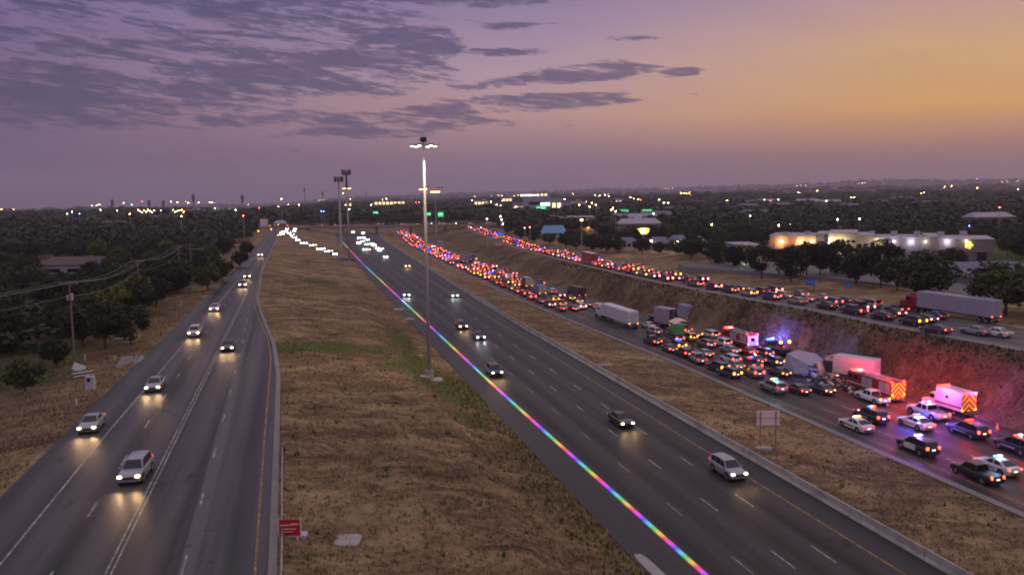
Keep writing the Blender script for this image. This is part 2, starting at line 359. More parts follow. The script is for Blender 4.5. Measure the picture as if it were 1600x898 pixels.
def ground_row(u):
    LL, LR, ML, MR, CL, CR, GL, GR = [tv(k, u) for k in ('LL', 'LR', 'ML', 'MR', 'CL', 'CR', 'GL', 'GR')]
    zl, zc, zg = tv(ZL, u), tv(ZC, u), tv(ZG, u)
    far = min(1, max(0, (u - 650) / 150)); d = .14
    P = [(-12000, 3), (-4000, 3), (-1500, 3), (-800, 2.5), (-420, 2.5), (-220, 3), (-120, 3.2), (-70, 3.4), (-45, 3.6), (LL - 14, 4.2), (LL - 6, 4.8), (LL - .4, zl - .06), (LL + .4, zl - d),
         ((LL + LR) / 2, zl - d), (LR - .4, zl - d), (LR + .5, zl - .06), (LR + 3, zl - .25), (LR + .40 * (ML - LR), 4.3 if u < 250 else 3.4), (LR + .62 * (ML - LR), 3.4 if u < 250 else 2.4), (ML - 4, .9), (ML - .5, -.05), (ML + .5, -d),
         ((ML + MR) / 2, -d), (MR - .4, -d), (MR + .9, .25), (MR + 3, -.1), (.45 * MR + .55 * CL, -1.6), (CL - 2.5, zc + .25), (CL - .4, zc - .03), (CL + .4, zc - d), ((CL + CR) / 2, zc - d), (CR - .4, zc - d),
         (CR + .5, zc - .03), (CR + .28 * (GL - CR), zc + .5), (CR + .75 * (GL - CR), zg - 1.0), (GL - .5, zg - .05), (GL + .5, zg - d), ((GL + GR) / 2, zg - d), (GR - .5, zg - d),
         (GR + .5, zg - .05), (GR + 9, zg + .3), (GR + 20, zg + .35), (GR + 60, 4.5), (GR + 140, 4), (500, 4), (900, 4), (1600, 4), (4500, 4), (12000, 4)]
    if far: P = [(v, z * (1 - far) + 3.0 * far) for v, z in P]
    return P
VS = None
SUB = []
P0 = ground_row(100)
for i in range(len(P0) - 1):
    w = P0[i + 1][0] - P0[i][0]
    SUB.append(8 if w > 3000 else 10 if w > 600 else 8 if w > 200 else 6 if w > 40 else max(1, int(w / 1.1)) if abs(P0[i][0]) < 140 else max(1, int(w / 4)))
ROADSEG = set()
def seg_is_road(i): return abs(P0[i][1] - P0[i + 1][1]) < 1e-6 and P0[i + 1][0] - P0[i][0] > 3 and -30 < P0[i][0] < 120
us = [-60, -20, 10, 30]; u = 40.0
while u < 9600:
    us.append(u); u += 1.1 if u < 200 else (u * .0075 if u < 700 else u * .02)
def vnoise(x, y, s, seed=0):
    x = x / s; y = y / s; xi = np.floor(x).astype(int); yi = np.floor(y).astype(int); fx = x - xi; fy = y - yi
    fx = fx * fx * (3 - 2 * fx); fy = fy * fy * (3 - 2 * fy)
    h = lambda a, b: ((np.sin(a * 127.1 + b * 311.7 + seed * 74.7) * 43758.5453) % 1.0)
    return (h(xi, yi) * (1 - fx) + h(xi + 1, yi) * fx) * (1 - fy) + (h(xi, yi + 1) * (1 - fx) + h(xi + 1, yi + 1) * fx) * fy
rows = []
for u in us:
    P = ground_row(u); r = []
    for i in range(len(P) - 1):
        (v0, z0), (v1, z1) = P[i], P[i + 1]; k = SUB[i]
        for j in range(k):
            t = j / k; s_ = t * t * (3 - 2 * t) if abs(v1 - v0) < 60 else t
            v = v0 + (v1 - v0) * t; rd = 1.0 if seg_is_road(i) else 0.0
            edge = min(1, min(abs(v - P[i][0]) if not rd else 0, 50) * 0 + (0 if rd else 1))
            r.append((v, z0 + (z1 - z0) * s_, edge))
    r.append((P[-1][0], P[-1][1], 1)); rows.append(r)
A = np.array(rows)                         # (nu, nv, 3)
U = np.repeat(np.array(us)[:, None], A.shape[1], 1); Vv = A[:, :, 0]
X = -U * st + Vv * ct; Y = U * ct + Vv * st
roadd = np.full(U.shape, 1e9)
for a, b in (('LL', 'LR'), ('ML', 'MR'), ('CL', 'CR'), ('GL', 'GR')):
    ta = np.interp(np.array(us), [p[0] for p in T[a]], [p[1] for p in T[a]])[:, None]; tb = np.interp(np.array(us), [p[0] for p in T[b]], [p[1] for p in T[b]])[:, None]
    dd = np.where(Vv < ta, ta - Vv, np.where(Vv > tb, Vv - tb, 0)); roadd = np.minimum(roadd, dd)
amp = np.clip((roadd - .5) / 3, 0, 1)
_cr = np.interp(np.array(us), [a for a, b in T['CR']], [b for a, b in T['CR']])[:, None]; _gl = np.interp(np.array(us), [a for a, b in T['GL']], [b for a, b in T['GL']])[:, None]
amp = amp * np.where((Vv > _cr) & (Vv < _gl), .4, 1.0)
Z = A[:, :, 2] * 0 + A[:, :, 1]
Z = Z + amp * ((vnoise(X, Y, 9, 1) - .5) * .8 + (vnoise(X, Y, 2.6, 2) - .5) * .42 + (vnoise(X, Y, 1.2, 3) - .5) * .22)
for i in range(len(us)):
    if us[i] > 600:
        for j in range(A.shape[1]): Z[i, j] += hill(X[i, j], Y[i, j])
    else:
        for j in range(A.shape[1]):
            if abs(Vv[i, j]) > 700: Z[i, j] += hill(X[i, j], Y[i, j])
nu, nv = U.shape
idx = np.arange(nu * nv).reshape(nu, nv)
Fq = np.stack([idx[:-1, :-1], idx[:-1, 1:], idx[1:, 1:], idx[1:, :-1]], -1).reshape(-1, 4)
me = npmesh('ground', np.stack([X, Y, Z], -1).reshape(-1, 3), Fq, ['dry_ground'], smooth=True)
ga = me.attributes.new('green', 'FLOAT', 'POINT')
gr = np.zeros(U.shape)
def gblob(px, py, z, ru, rv, a):
    global gr
    u0, v0 = GU(px, py, z); gr = np.maximum(gr, a * np.clip(1.3 - ((U - u0) / (ru * 1.25)) ** 2 - ((Vv - v0) / (rv * 1.25)) ** 2, 0, 1))
for g_ in [(500, 547, 4.4, 5, 9, .8), (450, 550, 5, 3, 5, .9), (570, 545, 4, 4, 9, .6), (645, 560, 2, 16, 3, .8), (625, 525, 2, 12, 2.5, .7), (700, 600, 1.5, 12, 5, .75), (640, 575, 3, 6, 6, .6), (735, 660, .8, 4, 3, .6),
           (500, 438, 4, 14, 6, .7), (590, 435, 1, 22, 3, .35), (575, 518, 3, 8, 5, .3), (870, 760, .6, 12, 3, .35), (1060, 590, -1.8, 16, 3, .3), (60, 560, 3.6, 14, 10, .6), (20, 600, 3.6, 8, 8, .7), (150, 640, 4.5, 9, 3, .3)]:
    gblob(*g_)
gr = np.maximum(gr, np.clip((np.abs(Vv) - 170) / 60, 0, 1) * .8)
gr = np.maximum(gr, np.clip((U - 900) / 300, 0, 1) * 1.0)
gr = np.maximum(gr, 0 * Vv)
ga.data.foreach_set('value', gr.astype(np.float32).ravel())
UA0 = np.array(us)
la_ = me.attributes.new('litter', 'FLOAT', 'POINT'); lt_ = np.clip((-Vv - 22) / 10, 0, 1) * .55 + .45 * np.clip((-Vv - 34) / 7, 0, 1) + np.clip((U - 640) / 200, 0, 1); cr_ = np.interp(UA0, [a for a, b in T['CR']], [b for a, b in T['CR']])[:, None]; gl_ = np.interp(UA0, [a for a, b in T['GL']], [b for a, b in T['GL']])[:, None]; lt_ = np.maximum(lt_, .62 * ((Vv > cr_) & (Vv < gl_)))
la_.data.foreach_set('value', np.clip(lt_, 0, 1).astype(np.float32).ravel())
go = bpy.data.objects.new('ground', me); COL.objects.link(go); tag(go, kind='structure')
UA = np.array(us)
def gz(u, v):
    """terrain height at (u, v)"""
    i = int(np.clip(np.searchsorted(UA, u) - 1, 0, nu - 2)); t = (u - UA[i]) / (UA[i + 1] - UA[i])
    return float(np.interp(v, Vv[i], Z[i]) * (1 - t) + np.interp(v, Vv[i + 1], Z[i + 1]) * t)
def GT(px, py, it=6):
    """pixel to terrain point"""
    z = 3.0
    for _ in range(it):
        x, y = G(px, py, z); uu, vv = UV(x, y); z = .5 * z + .5 * gz(uu, vv)
    return x, y, z

# ---------------------------------------------------------------- roads as strips
def strip(name, fa, fb, z0, mname, u0=-60, u1=760, nsub=6, kind='structure', thick=0.0):
    uu = np.concatenate([np.arange(u0, min(u1, 300), 4.0), np.arange(min(u1, 300), u1 + .1, 8.0)]) if u1 - u0 > 12 else np.array([u0, (u0 + u1) / 2, u1])
    Vt = []; uvs = []
    for u in uu:
        a, b = fa(u), fb(u); z = z0(u)
        for j in range(nsub + 1):
            v = a + (b - a) * j / nsub; Vt.append((*W(u, v), z)); uvs.append((v, u))
    k = nsub + 1; idx = np.arange(len(uu) * k).reshape(len(uu), k)
    Fq = np.stack([idx[:-1, :-1], idx[:-1, 1:], idx[1:, 1:], idx[1:, :-1]], -1).reshape(-1, 4)
    me = npmesh(name, np.array(Vt), Fq, [mname]); ul = me.uv_layers.new(name='UVMap')
    vi = np.empty(len(me.loops), dtype=np.int32); me.loops.foreach_get('vertex_index', vi)
    ul.data.foreach_set('uv', np.array(uvs, dtype=np.float32)[vi].ravel())
    o = bpy.data.objects.new(name, me); COL.objects.link(o)
    if kind: o['kind'] = kind
    return o
fk = lambda k, d=0.0: (lambda u: tv(k, u) + d)
zk = lambda t, d=0.0: (lambda u: tv(t, u) + d)
strip('frontage_road', fk('LL'), fk('LR'), zk(ZL), 'asphalt_frontage', u1=790)
strip('motorway_left', fk('ML'), fk('MR'), lambda u: 0.0, 'asphalt_main')
strip('motorway_right', fk('CL'), fk('CR'), zk(ZC), 'asphalt_right')
strip('upper_road', fk('GL'), fk('GR'), zk(ZG), 'asphalt_upper')
# darker shoulder by the barrier, pale kerb strips
strip('shoulder', lambda u: min(43.3, tv('MR', u) - 1.5) if u < 170 else tv('MR', u) - 2.6, fk('MR', -.05), lambda u: .004, 'shoulder_dark', nsub=2)
strip('shoulder', fk('ML', .02), lambda u: tv('ML', u) + min(3.0, 2.9), lambda u: .004, 'shoulder_dark', nsub=2, u1=560)
strip('kerb', fk('CL', -.7), fk('CL', .35), zk(ZC, .10), 'concrete_dark', nsub=1)
strip('kerb', fk('LR', -.1), fk('LR', .45), zk(ZL, .12), 'concrete_dark', nsub=1)
strip('kerb', fk('GR', -.1), fk('GR', .5), zk(ZG, .12), 'concrete', nsub=1)
strip('kerb', fk('GL', -.3), fk('GL', 1.7), zk(ZG, .012), 'concrete_dark', nsub=1)
# painted lines
def line(fv, zf, w, mname, u0=-40, u1=700): strip('road_marking', lambda u: fv(u) - w / 2, lambda u: fv(u) + w / 2, zf, mname, u0, u1, nsub=1)
def dashes(fv, zf, w, L, per, mname, u0, u1, ph=0):
    V_ = []; k = math.ceil((u0 - ph) / per)
    while ph + k * per < u1:
        u = ph + k * per; k += 1
        for (a, b) in ((u, u + L),):
            z = zf(u)
            V_ += [(*W(a, fv(a) - w / 2), z), (*W(a, fv(a) + w / 2), z), (*W(b, fv(b) + w / 2), z), (*W(b, fv(b) - w / 2), z)]
    V_ = np.array(V_); o = bpy.data.objects.new('road_marking', npmesh('road_marking', V_, np.arange(len(V_)).reshape(-1, 4), [mname])); COL.objects.link(o); o['kind'] = 'structure'
ml = lambda off: (lambda u: off + (np.interp(u, [300, 540, 700], [0, 6.0, 14]) if u > 300 else 0))
z0 = lambda u: .010
line(ml(43.0), z0, .17, 'line_yellow')
for v_, mt_ in ((39.35, 'line_white'), (35.75, 'line_white'), (32.2, 'line_faint')): dashes(ml(v_), z0, .17, 3.3, 12.0, mt_, -40, 600, ph=5.4)
cl = lambda off: (lambda u: tv('CL', u) + off * np.interp(u, [140, 250], [1, .93]))
zc = zk(ZC, .010)
line(cl(2.2), zc, .17, 'line_yellow'); line(cl(19.6), zc, .17, 'line_white')
for v_ in (5.65, 9.1, 12.6, 16.1): dashes(cl(v_), zc, .17, 3.3, 12.0, 'line_white', -40, 640, ph=3)
zl = zk(ZL, .010)
lf = lambda t: (lambda u: float(np.interp(u, [a for a, b in t], [b for a, b in t])))
line(lf([(50, -19.35), (90, -19.1), (123, -18.5), (176, -17.4), (260, -16.4), (620, -16.3)]), zl, .16, 'line_white', u1=620)
line(lf([(50, -12.42), (184, -12.42), (260, -13.0)]), zl, .13, 'line_white', u1=240); line(lf([(50, -12.08), (184, -12.1), (260, -12.8)]), zl, .13, 'line_white', u1=240)
dashes(lf([(50, -15.7), (130, -15.9), (200, -15.5)]), zl, .15, 3.0, 12.2, 'line_white', 40, 220, ph=66 - 1)
dashes(lf([(50, -7.75), (86, -8.2), (135, -9.0), (190, -10.5)]), zl, .15, 3.0, 12.2, 'line_white', 40, 200, ph=4)
line(lf([(50, -3.35), (84, -3.85), (123, -4.3), (140, -5.2), (165, -7.6), (183, -9.2), (194, -9.9), (280, -11.6), (620, -11.7)]), zl, .15, 'line_yellow', u1=620)
zg = zk(ZG, .016)
line(fk('GL', 1.9), zg, .15, 'line_yellow'); line(fk('GR', -1.2), zg, .15, 'line_white')
for k_ in (.36, .64): dashes((lambda k: lambda u: tv('GL', u) * (1 - k) + tv('GR', u) * k)(k_), zg, .15, 3.0, 12.2, 'line_white', -40, 600)
# old pavement repair seams in the frontage road and the driveway
strip('road_patch', lambda u: float(np.interp(u, [50, 86, 135], [-8.0, -8.5, -9.2])) , lambda u: float(np.interp(u, [50, 86, 135], [-7.0, -7.4, -8.4])), zk(ZL, .004), 'asphalt_upper', u0=44, u1=160, nsub=1)
dv = [G(190, 556, 5.2), G(222, 556, 5.3), G(232, 566, 5.45), G(206, 590, 5.45), G(192, 590, 5.2), G(181, 573, 4.9)]
m_ = MB(); m_.face([(x, y, gz(*UV(x, y)) + .10) for x, y in dv], 'concrete_dark'); b_ = m_.obj('driveway'); b_['kind'] = 'structure'

# ---------------------------------------------------------------- concrete barrier, guard rail
def sweep(name, prof, fv, zf, u0, u1, step, mname, parent=None):
    mb = MB(); rows = []
    u = u0
    while u <= u1 + .01:
        rows.append([(*W(u, fv(u) + dv_), zf(u) + dz) for dv_, dz in prof]); u += step
    mb.grid(rows, mname, True, True); return mb.obj(name, parent)
def barrier_mat(q, b):
    t = q.n('ShaderNodeTexCoord').outputs['Object']
    f = q.noise(t, .35, 6, .65); f2 = q.noise(q.mapping(t, (.6, .6, 3)), 1.2, 4, .7)
    c = q.ramp(q.m('ADD', q.m('MULTIPLY', f, .6), q.m('MULTIPLY', f2, .4)), [(.3, (.14, .135, .125)), (.5, (.34, .33, .30)), (.7, (.46, .44, .40))])
    q.l(c, b.inputs['Base Color']); b.inputs['Roughness'].default_value = .85; bump(q, b, f2, .4, .05)
nmat('barrier_concrete', barrier_mat)
PB = [(0, 0), (.0, .08), (.17, .32), (.24, .86), (.42, .86), (.50, .30), (.62, .02)]
bar_ = empty('concrete_barrier', (0, 0, 0)); tag(bar_, 'long pale concrete barrier between the near motorway and the median grass', 'barrier')
k = 0; u = 34.0
while u < 640:
    L = 9.0 if u < 260 else 30.0
    o = sweep('segment', PB, fk('MR', .0), lambda u: 0.0, u, u + L - .06, (L - .06) / 3, 'barrier_concrete', bar_)
    k += 1
    u += L
gro = empty('guard_rail', (0, 0, 0)); tag(gro, 'galvanised steel guard rail beside the yellow line of the left road', 'guard rail')
sweep('rail', [(0, .45), (.05, .52), (0, .6), (.05, .68), (0, .76), (-.03, .76), (-.03, .45)], fk('LR', .75), zk(ZL, 0), 46, 76, 2.5, 'galvanised', gro)
for u in np.arange(47, 77, 3.0): MB().box((*W(u, tv('LR', u) + .84), 5.75), (.14, .14, 1.1), 'weathered_wood', YAW).obj('post', gro)
MB().box((*W(76.3, tv('LR', 76) + .8), 5.85), (.5, .35, .8), 'trim_black', YAW, .08).obj('end_terminal', gro)

# ---------------------------------------------------------------- rainbow flare streak, added as glowing colour along the edge line
def rainbow():
    def vr(u): return float(np.interp(u, [40, 54.8, 71, 94, 118, 200, 251, 345, 560], [28.75, 28.7, 28.5, 28.1, 27.8, 27.4, 27.1, 26.6, 27.6]))
    V_ = []; cols = []; Fc = []
    u = 46.0; ph = 0.0; pts = []
    while u < 560:
        dy = 28.7 * 1315 / (u * 1.03 + 3.5)             # band length set so the hues repeat evenly in the view
        pts.append((u, dy)); u += .25 if u < 120 else 1.0 if u < 250 else 3
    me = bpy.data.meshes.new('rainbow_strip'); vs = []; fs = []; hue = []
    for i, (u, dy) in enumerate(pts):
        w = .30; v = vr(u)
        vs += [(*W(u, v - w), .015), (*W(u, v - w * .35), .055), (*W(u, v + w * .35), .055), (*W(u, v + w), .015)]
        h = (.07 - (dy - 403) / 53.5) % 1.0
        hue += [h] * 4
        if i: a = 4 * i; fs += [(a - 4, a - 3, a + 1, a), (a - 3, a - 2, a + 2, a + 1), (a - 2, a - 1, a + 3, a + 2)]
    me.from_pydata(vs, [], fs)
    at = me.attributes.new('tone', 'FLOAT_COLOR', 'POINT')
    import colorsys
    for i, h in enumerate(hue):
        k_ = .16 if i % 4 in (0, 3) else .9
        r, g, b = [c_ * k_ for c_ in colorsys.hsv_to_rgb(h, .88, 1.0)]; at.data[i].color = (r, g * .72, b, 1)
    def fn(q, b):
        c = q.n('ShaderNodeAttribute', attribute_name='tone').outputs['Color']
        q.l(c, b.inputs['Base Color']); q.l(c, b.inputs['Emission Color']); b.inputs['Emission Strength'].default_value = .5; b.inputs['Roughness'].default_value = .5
    nmat('rainbow_flare_glow', fn); me.materials.append(M['rainbow_flare_glow'])
    o = bpy.data.objects.new('flare_streak', me); COL.objects.link(o)
    tag(o, 'long rainbow flare streak laid as glowing colour along the motorway edge line', 'light strip')
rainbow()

# ---------------------------------------------------------------- vehicles
def ring(x, zb, zt, w, crown=.02):
    h = zt - zb
    half = [(w * .80, zb), (w * .985, zb + .10 * h), (w, zb + .45 * h), (w * .985, zb + .74 * h), (w * .93, zb + .93 * h), (w * .80, zt), (w * .4, zt + crown)]
    return [(x, y, z) for y, z in half] + [(x, -y, z) for y, z in reversed(half)]
SPEC = {
 'sedan': dict(L=4.8, w=.92, st=[(-2.40, .42, .84, .74), (-2.34, .30, 1.0, .84), (-2.0, .24, 1.03, .90), (-1.2, .22, 1.0, .92), (0, .2, .95, .92), (1.0, .2, .95, .92), (1.4, .2, .91, .92), (2.0, .22, .82, .90), (2.28, .26, .72, .82), (2.40, .36, .60, .70)],
      gh=[(-1.95, 1.0), (-1.0, 1.40), (-.5, 1.45), (.15, 1.44), (1.15, .93)], wb=.80, wt=.60, base=.92, wheel=(.33, 1.42, -1.40), hz=.68, tz=.86),
 'suv': dict(L=4.85, w=.96, st=[(-2.42, .45, 1.0, .84), (-2.36, .34, 1.12, .90), (-1.9, .28, 1.12, .95), (0, .27, 1.08, .96), (1.0, .27, 1.07, .96), (1.35, .27, 1.04, .95), (2.0, .28, .98, .93), (2.30, .32, .88, .86), (2.42, .42, .72, .76)],
      gh=[(-2.36, 1.08), (-2.05, 1.66), (-1.2, 1.74), (0, 1.74), (.35, 1.70), (1.2, 1.05)], wb=.84, wt=.66, base=1.04, wheel=(.38, 1.45, -1.42), hz=.82, tz=1.05),
 'van': dict(L=5.1, w=.98, st=[(-2.55, .40, 1.0, .90), (-2.5, .30, 1.1, .95), (0, .25, 1.08, .98), (1.3, .25, 1.05, .97), (2.1, .26, .92, .94), (2.45, .30, .78, .86), (2.55, .42, .64, .74)],
      gh=[(-2.52, 1.05), (-2.38, 1.72), (-1.2, 1.80), (.3, 1.78), (.8, 1.70), (1.75, 1.0)], wb=.88, wt=.74, base=1.02, wheel=(.35, 1.6, -1.55), hz=.78, tz=1.15),
 'pickup': dict(L=5.8, w=.99, st=[(-2.90, .5, 1.08, .90), (-2.86, .42, 1.14, .96), (-1.9, .36, 1.14, .98), (0, .34, 1.14, .99), (1.1, .34, 1.14, .98), (1.5, .34, 1.12, .97), (2.4, .36, 1.06, .96), (2.78, .40, .98, .90), (2.90, .5, .8, .82)],
      gh=[(-.85, 1.10), (-.70, 1.76), (-.2, 1.84), (.6, 1.82), (.75, 1.78), (1.45, 1.10)], wb=.86, wt=.72, base=1.1, wheel=(.41, 1.85, -1.78), hz=.88, tz=1.0)}
PROTO = {}
def proto(kind, lod):
    key = (kind, lod)
    if key in PROTO: return PROTO[key]
    S = SPEC[kind]; w = S['w']; parts = []
    b = MB(); b.grid([ring(x, zb, zt, ww) for x, zb, zt, ww in S['st']], 'paint_silver', True, True)
    # greenhouse
    g = S['gh']; bz = S['base']; rows = []
    hmax = max(h for x, h in g)
    for x, h in g:
        t = max(0.02, (h - bz) / (hmax - bz)); wt = S['wb'] + (S['wt'] - S['wb']) * t
        half = [(S['wb'], bz - .08), (wt + .015, bz + (h - bz) * .93), (wt * .86, h), (wt * .4, h + .025 * t)]
        rows.append([(x, y, z) for y, z in half] + [(x, -y, z) for y, z in reversed(half)])
    b.grid(rows, 'paint_silver', True, True)
    rw, xf, xr = S['wheel']
    for x in (xf, xr):
        for s in (1, -1): b.cyl((x, s * (w - .10), rw + .03), (x, s * (w + .004), rw + .03), rw + .08, 'trim_black', 18)
    # lower trim and grille
    Lh = S['L'] / 2
    b.box((0, 0, S['st'][3][1] + .02), (Lh * 1.5, w * 1.86, .14), 'trim_black', 0, .03)
    b.box((Lh - .05, 0, S['hz'] - .12), (.14, w * .9, .2), 'trim_black', 0, .03)
    b.box((-Lh + .05, 0, .48), (.14, w * 1.5, .16), 'trim_black', 0, .03)
    for s in (1, -1): b.box((g[-1][0] - .35, s * (w + .07), bz + .08), (.16, .2, .12), 'paint_silver', 0, .03)
    if kind == 'pickup': b.box((-1.9, 0, 1.152), (1.85, 1.62, .02), 'trim_black')
    parts.append(('body', b.mesh('body', False), None))
    # glass
    def sidey(x, z):
        h = float(np.interp(x, [a for a, c in g], [c for a, c in g])); t = max(.02, (h - bz) / (hmax - bz)); wt = S['wb'] + (S['wt'] - S['wb']) * t
        zt_ = bz + (h - bz) * .93; zb_ = bz - .08; q = (z - zb_) / max(.05, zt_ - zb_)
        return S['wb'] + (wt + .015 - S['wb']) * q
    fx0, fx1 = g[-1][0], g[-2][0]; rx0, rx1 = g[0][0], g[1][0]; fh, rh = g[-2][1], g[1][1]
    if kind in ('suv', 'van'): fx1, fh = g[-2]
    def slope(xa, za, xb, zb_, wa, wb_, off):
        nx, nz = (zb_ - za), -(xb - xa); l = math.hypot(nx, nz); nx, nz = nx / l * off, nz / l * off
        p = lambda t, ww: (xa + (xb - xa) * t + nx, ww, za + (zb_ - za) * t + nz)
        return [p(.1, -wa), p(.1, wa), p(.9, wb_), p(.9, -wb_)]
    ws = MB(); ws.face(slope(fx0, g[-1][1], fx1, fh, S['wb'] * .90, S['wt'] * .90, .03), 'glass')
    rwn = MB(); rwn.face(slope(rx0, g[0][1], rx1, rh, S['wb'] * .88, S['wt'] * .88, -.03)[::-1], 'glass')
    sides = []
    segs = {'sedan': [(-1.55, -1.0, -.42), (-.36, -.36, .62)], 'suv': [(-2.0, -1.95, -1.2), (-1.12, -1.12, -.18), (-.1, -.1, .85)], 'van': [(-2.2, -2.15, -.95), (-.87, -.87, .1), (.18, .18, 1.3)], 'pickup': [(-.68, -.66, .08), (.16, .16, 1.12)]}[kind]
    for s in (1, -1):
        q = MB()
        for k, (a, a2, c) in enumerate(segs):
            last = k == len(segs) - 1
            z1 = bz + .05
            def zt_(x): return bz + (float(np.interp(x, [p for p, c_ in g], [c_ for p, c_ in g])) - bz) * .84
            pts = [(a + .02, z1), (c, z1)]
            cx = c - (.48 if last and kind != 'sedan' else .55 if last else 0)
            pts += [(cx, zt_(cx)), (a2 + (.03 if kind != 'sedan' else .12), zt_(a2 + .12))]
            pp = [(x, s * (sidey(x, z) + .012), z) for x, z in pts]
            q.face(pp if s < 0 else pp[::-1], 'glass')
        sides.append(q)
    if lod < 2:
        parts += [('windshield', ws.mesh('windshield'), None), ('rear_window', rwn.mesh('rear_window'), None)] + [('side_glass', q.mesh('side_glass'), None) for q in sides]
    else:
        a = MB()
        for q in [ws, rwn] + sides:
            for f in q.f: a.face([q.v[i] for i in f], 'glass')
        parts.append(('window', a.mesh('window'), None))
    if lod < 2:
        for x in (xf, xr):
            for s in (1, -1):
                wm = MB(); wm.cyl((x, s * (w - .2), rw), (x, s * (w + .012), rw), rw, 'rubber', 18)
                wm.cyl((x, s * (w - .02), rw), (x, s * (w + .022), rw), rw * .62, 'rim', 10); parts.append(('wheel', wm.mesh('wheel'), None))
    ls = 1.0 if lod == 0 else 1.25 if lod == 1 else 1.5
    for s in (1, -1):
        h = MB(); h.box((Lh - .11, s * w * .72, S['hz']), (.26, .34 * ls, .17 * ls), 'head_warm', s * -.25, .05); parts.append(('headlight', h.mesh('headlight'), 'head'))
        t = MB(); t.box((-Lh + .07, s * w * .76, S['tz']), (.18, .30 * ls, .19 * ls if kind == 'sedan' else .34 * ls), 'tail_red', 0, .05); parts.append(('tail_light', t.mesh('tail_light'), 'tail'))
    p = MB(); p.box((-Lh - .01, 0, S['tz'] - .18), (.03, .42, .16), 'plate'); parts.append(('licence_plate', p.mesh('licence_plate'), 'plate'))
    PROTO[key] = parts; return parts
BODY_CAT = {'sedan': 'car', 'suv': 'car', 'van': 'van', 'pickup': 'pickup truck'}
ALLV = []
def beam(root, kind, col=(1, .82, .5), e=5000):
    S = SPEC[kind]
    for s in (1, -1):
        l = bpy.data.lights.new('headlamp', 'SPOT'); l.energy = e; l.spot_size = R(64); l.spot_blend = .8; l.color = col; l.shadow_soft_size = .1
        o = bpy.data.objects.new('headlamp', l); COL.objects.link(o); o.parent = root
        o.location = (S['L'] / 2 + .12, s * S['w'] * .72, S['hz']); o.rotation_euler = (0, R(-90 + 7), 0)
        o.rotation_euler = (Vector((-1, 0, .13))).to_track_quat('Z', 'Y').to_euler()
def car(kind, col, x, y, z, yaw, label, group, lod=0, head=None, tail='tail_dim', plate='plate', pol=None, spot=0, name=None):
    root = empty(name or {'sedan': 'sedan_car', 'suv': 'suv_car', 'van': 'minivan', 'pickup': 'pickup_truck'}[kind], (x, y, z), yaw)
    tag(root, label, BODY_CAT[kind] if not pol else 'police car', group)
    for nm, me, role in proto(kind, lod):
        if role == 'head' and lod == 2 and not head: continue
        if role == 'tail' and lod == 2 and head: continue
        if role == 'plate' and (lod == 2): continue
        o = bpy.data.objects.new(nm, me); COL.objects.link(o); o.parent = root
        if nm == 'body': o.material_slots[0].link = 'OBJECT'; o.material_slots[0].material = paint(col)
        if role == 'head' and head != 'head_warm': o.material_slots[0].link = 'OBJECT'; o.material_slots[0].material = M[head] if head else M['chrome']
        if role == 'tail' and tail != 'tail_red': o.material_slots[0].link = 'OBJECT'; o.material_slots[0].material = M[tail]
        if role == 'plate' and plate != 'plate': o.material_slots[0].link = 'OBJECT'; o.material_slots[0].material = M[plate]
    if pol:
        S = SPEC[kind]; rh = max(h for a, h in S['gh']); bar = MB(); bar.box((-.15, 0, rh + .06), (.3, 1.15, .07), 'trim_black', 0, .02)
        bo = bar.obj('light_bar', root)
        for i, c in enumerate(pol.split(',')):
            k = len(pol.split(',')); MB().box((-.15, -.5 + (i + .5) * 1.0 / k, rh + .14), (.26, .92 / k, .12), 'beacon_' + c, 0, .02).obj('beacon', bo)
        if lod < 2:
            for s in (1, -1): MB().box((.35, s * (S['w'] + .006), .62), (2.0, .012, .10), 'paint_navy' if col in ('white', 'silver') else 'paint_white').obj('livery_stripe', root)
            if kind == 'suv' or kind == 'sedan':
                if col == 'black' and 'door' in (label or ''):
                    for s in (1, -1): MB().box((.1, s * (S['w'] + .004), .74), (1.75, .012, .62), 'carpaint_white', 0).obj('door', root)
    if spot: beam(root, kind, (1, .60, .28) if head == 'head_warm' else (.92, .94, 1), spot)
    if pol and lod == 0: root.scale = (1.09, 1.09, 1.09)
    ALLV.append((root, kind, col)); return root
def beacon_lamp(parent, loc, col, e, rad=.12):
    l = bpy.data.lights.new('beacon_glow', 'POINT'); l.energy = e; l.color = col; l.shadow_soft_size = rad
    o = bpy.data.objects.new('beacon_glow', l); COL.objects.link(o); o.parent = parent; o.location = loc
RED, BLU, AMB = (1, .03, .02), (.06, .1, 1), (1, .4, .05)

# -- left frontage road, coming towards the camera
grpL = 'cars coming up the left frontage road'
for (kind, col, px, py, lab) in [
    ('suv', 'silver', 213, 745, 'silver SUV with lit headlights, nearest car on the left road'),
    ('sedan', 'silver', 144, 669, 'silver sedan with lit headlights on the outer lane beside the verge'),
    ('sedan', 'silver', 243, 607, 'pale sedan with lit headlights passing the driveway apron'),
    ('sedan', 'charcoal', 357, 546, 'dark sedan alone in the right lanes of the left road'),
    ('suv', 'white', 305, 524, 'white car with warm headlights behind the pale sedan on the left road'),
    ('sedan', 'white', 336, 485, 'white sedan with headlights halfway up the left road'),
    ('suv', 'silver', 380, 448, 'small bright car, left one of a pair far up the left road'),
    ('sedan', 'grey', 387, 434, 'small bright car just behind its pair far up the left road'),
    ('sedan', 'white', 407, 400, 'farthest car on the left road before the junction')]:
    x, y = G(px, py, 5.5); x0, y0 = UV(x, y)
    car(kind, col, x, y, 5.5, YAW + math.pi + (R(-4) if px == 213 else 0), lab, grpL, 0 if py > 480 else 1, 'head_warm', 'tail_dim', spot=230)
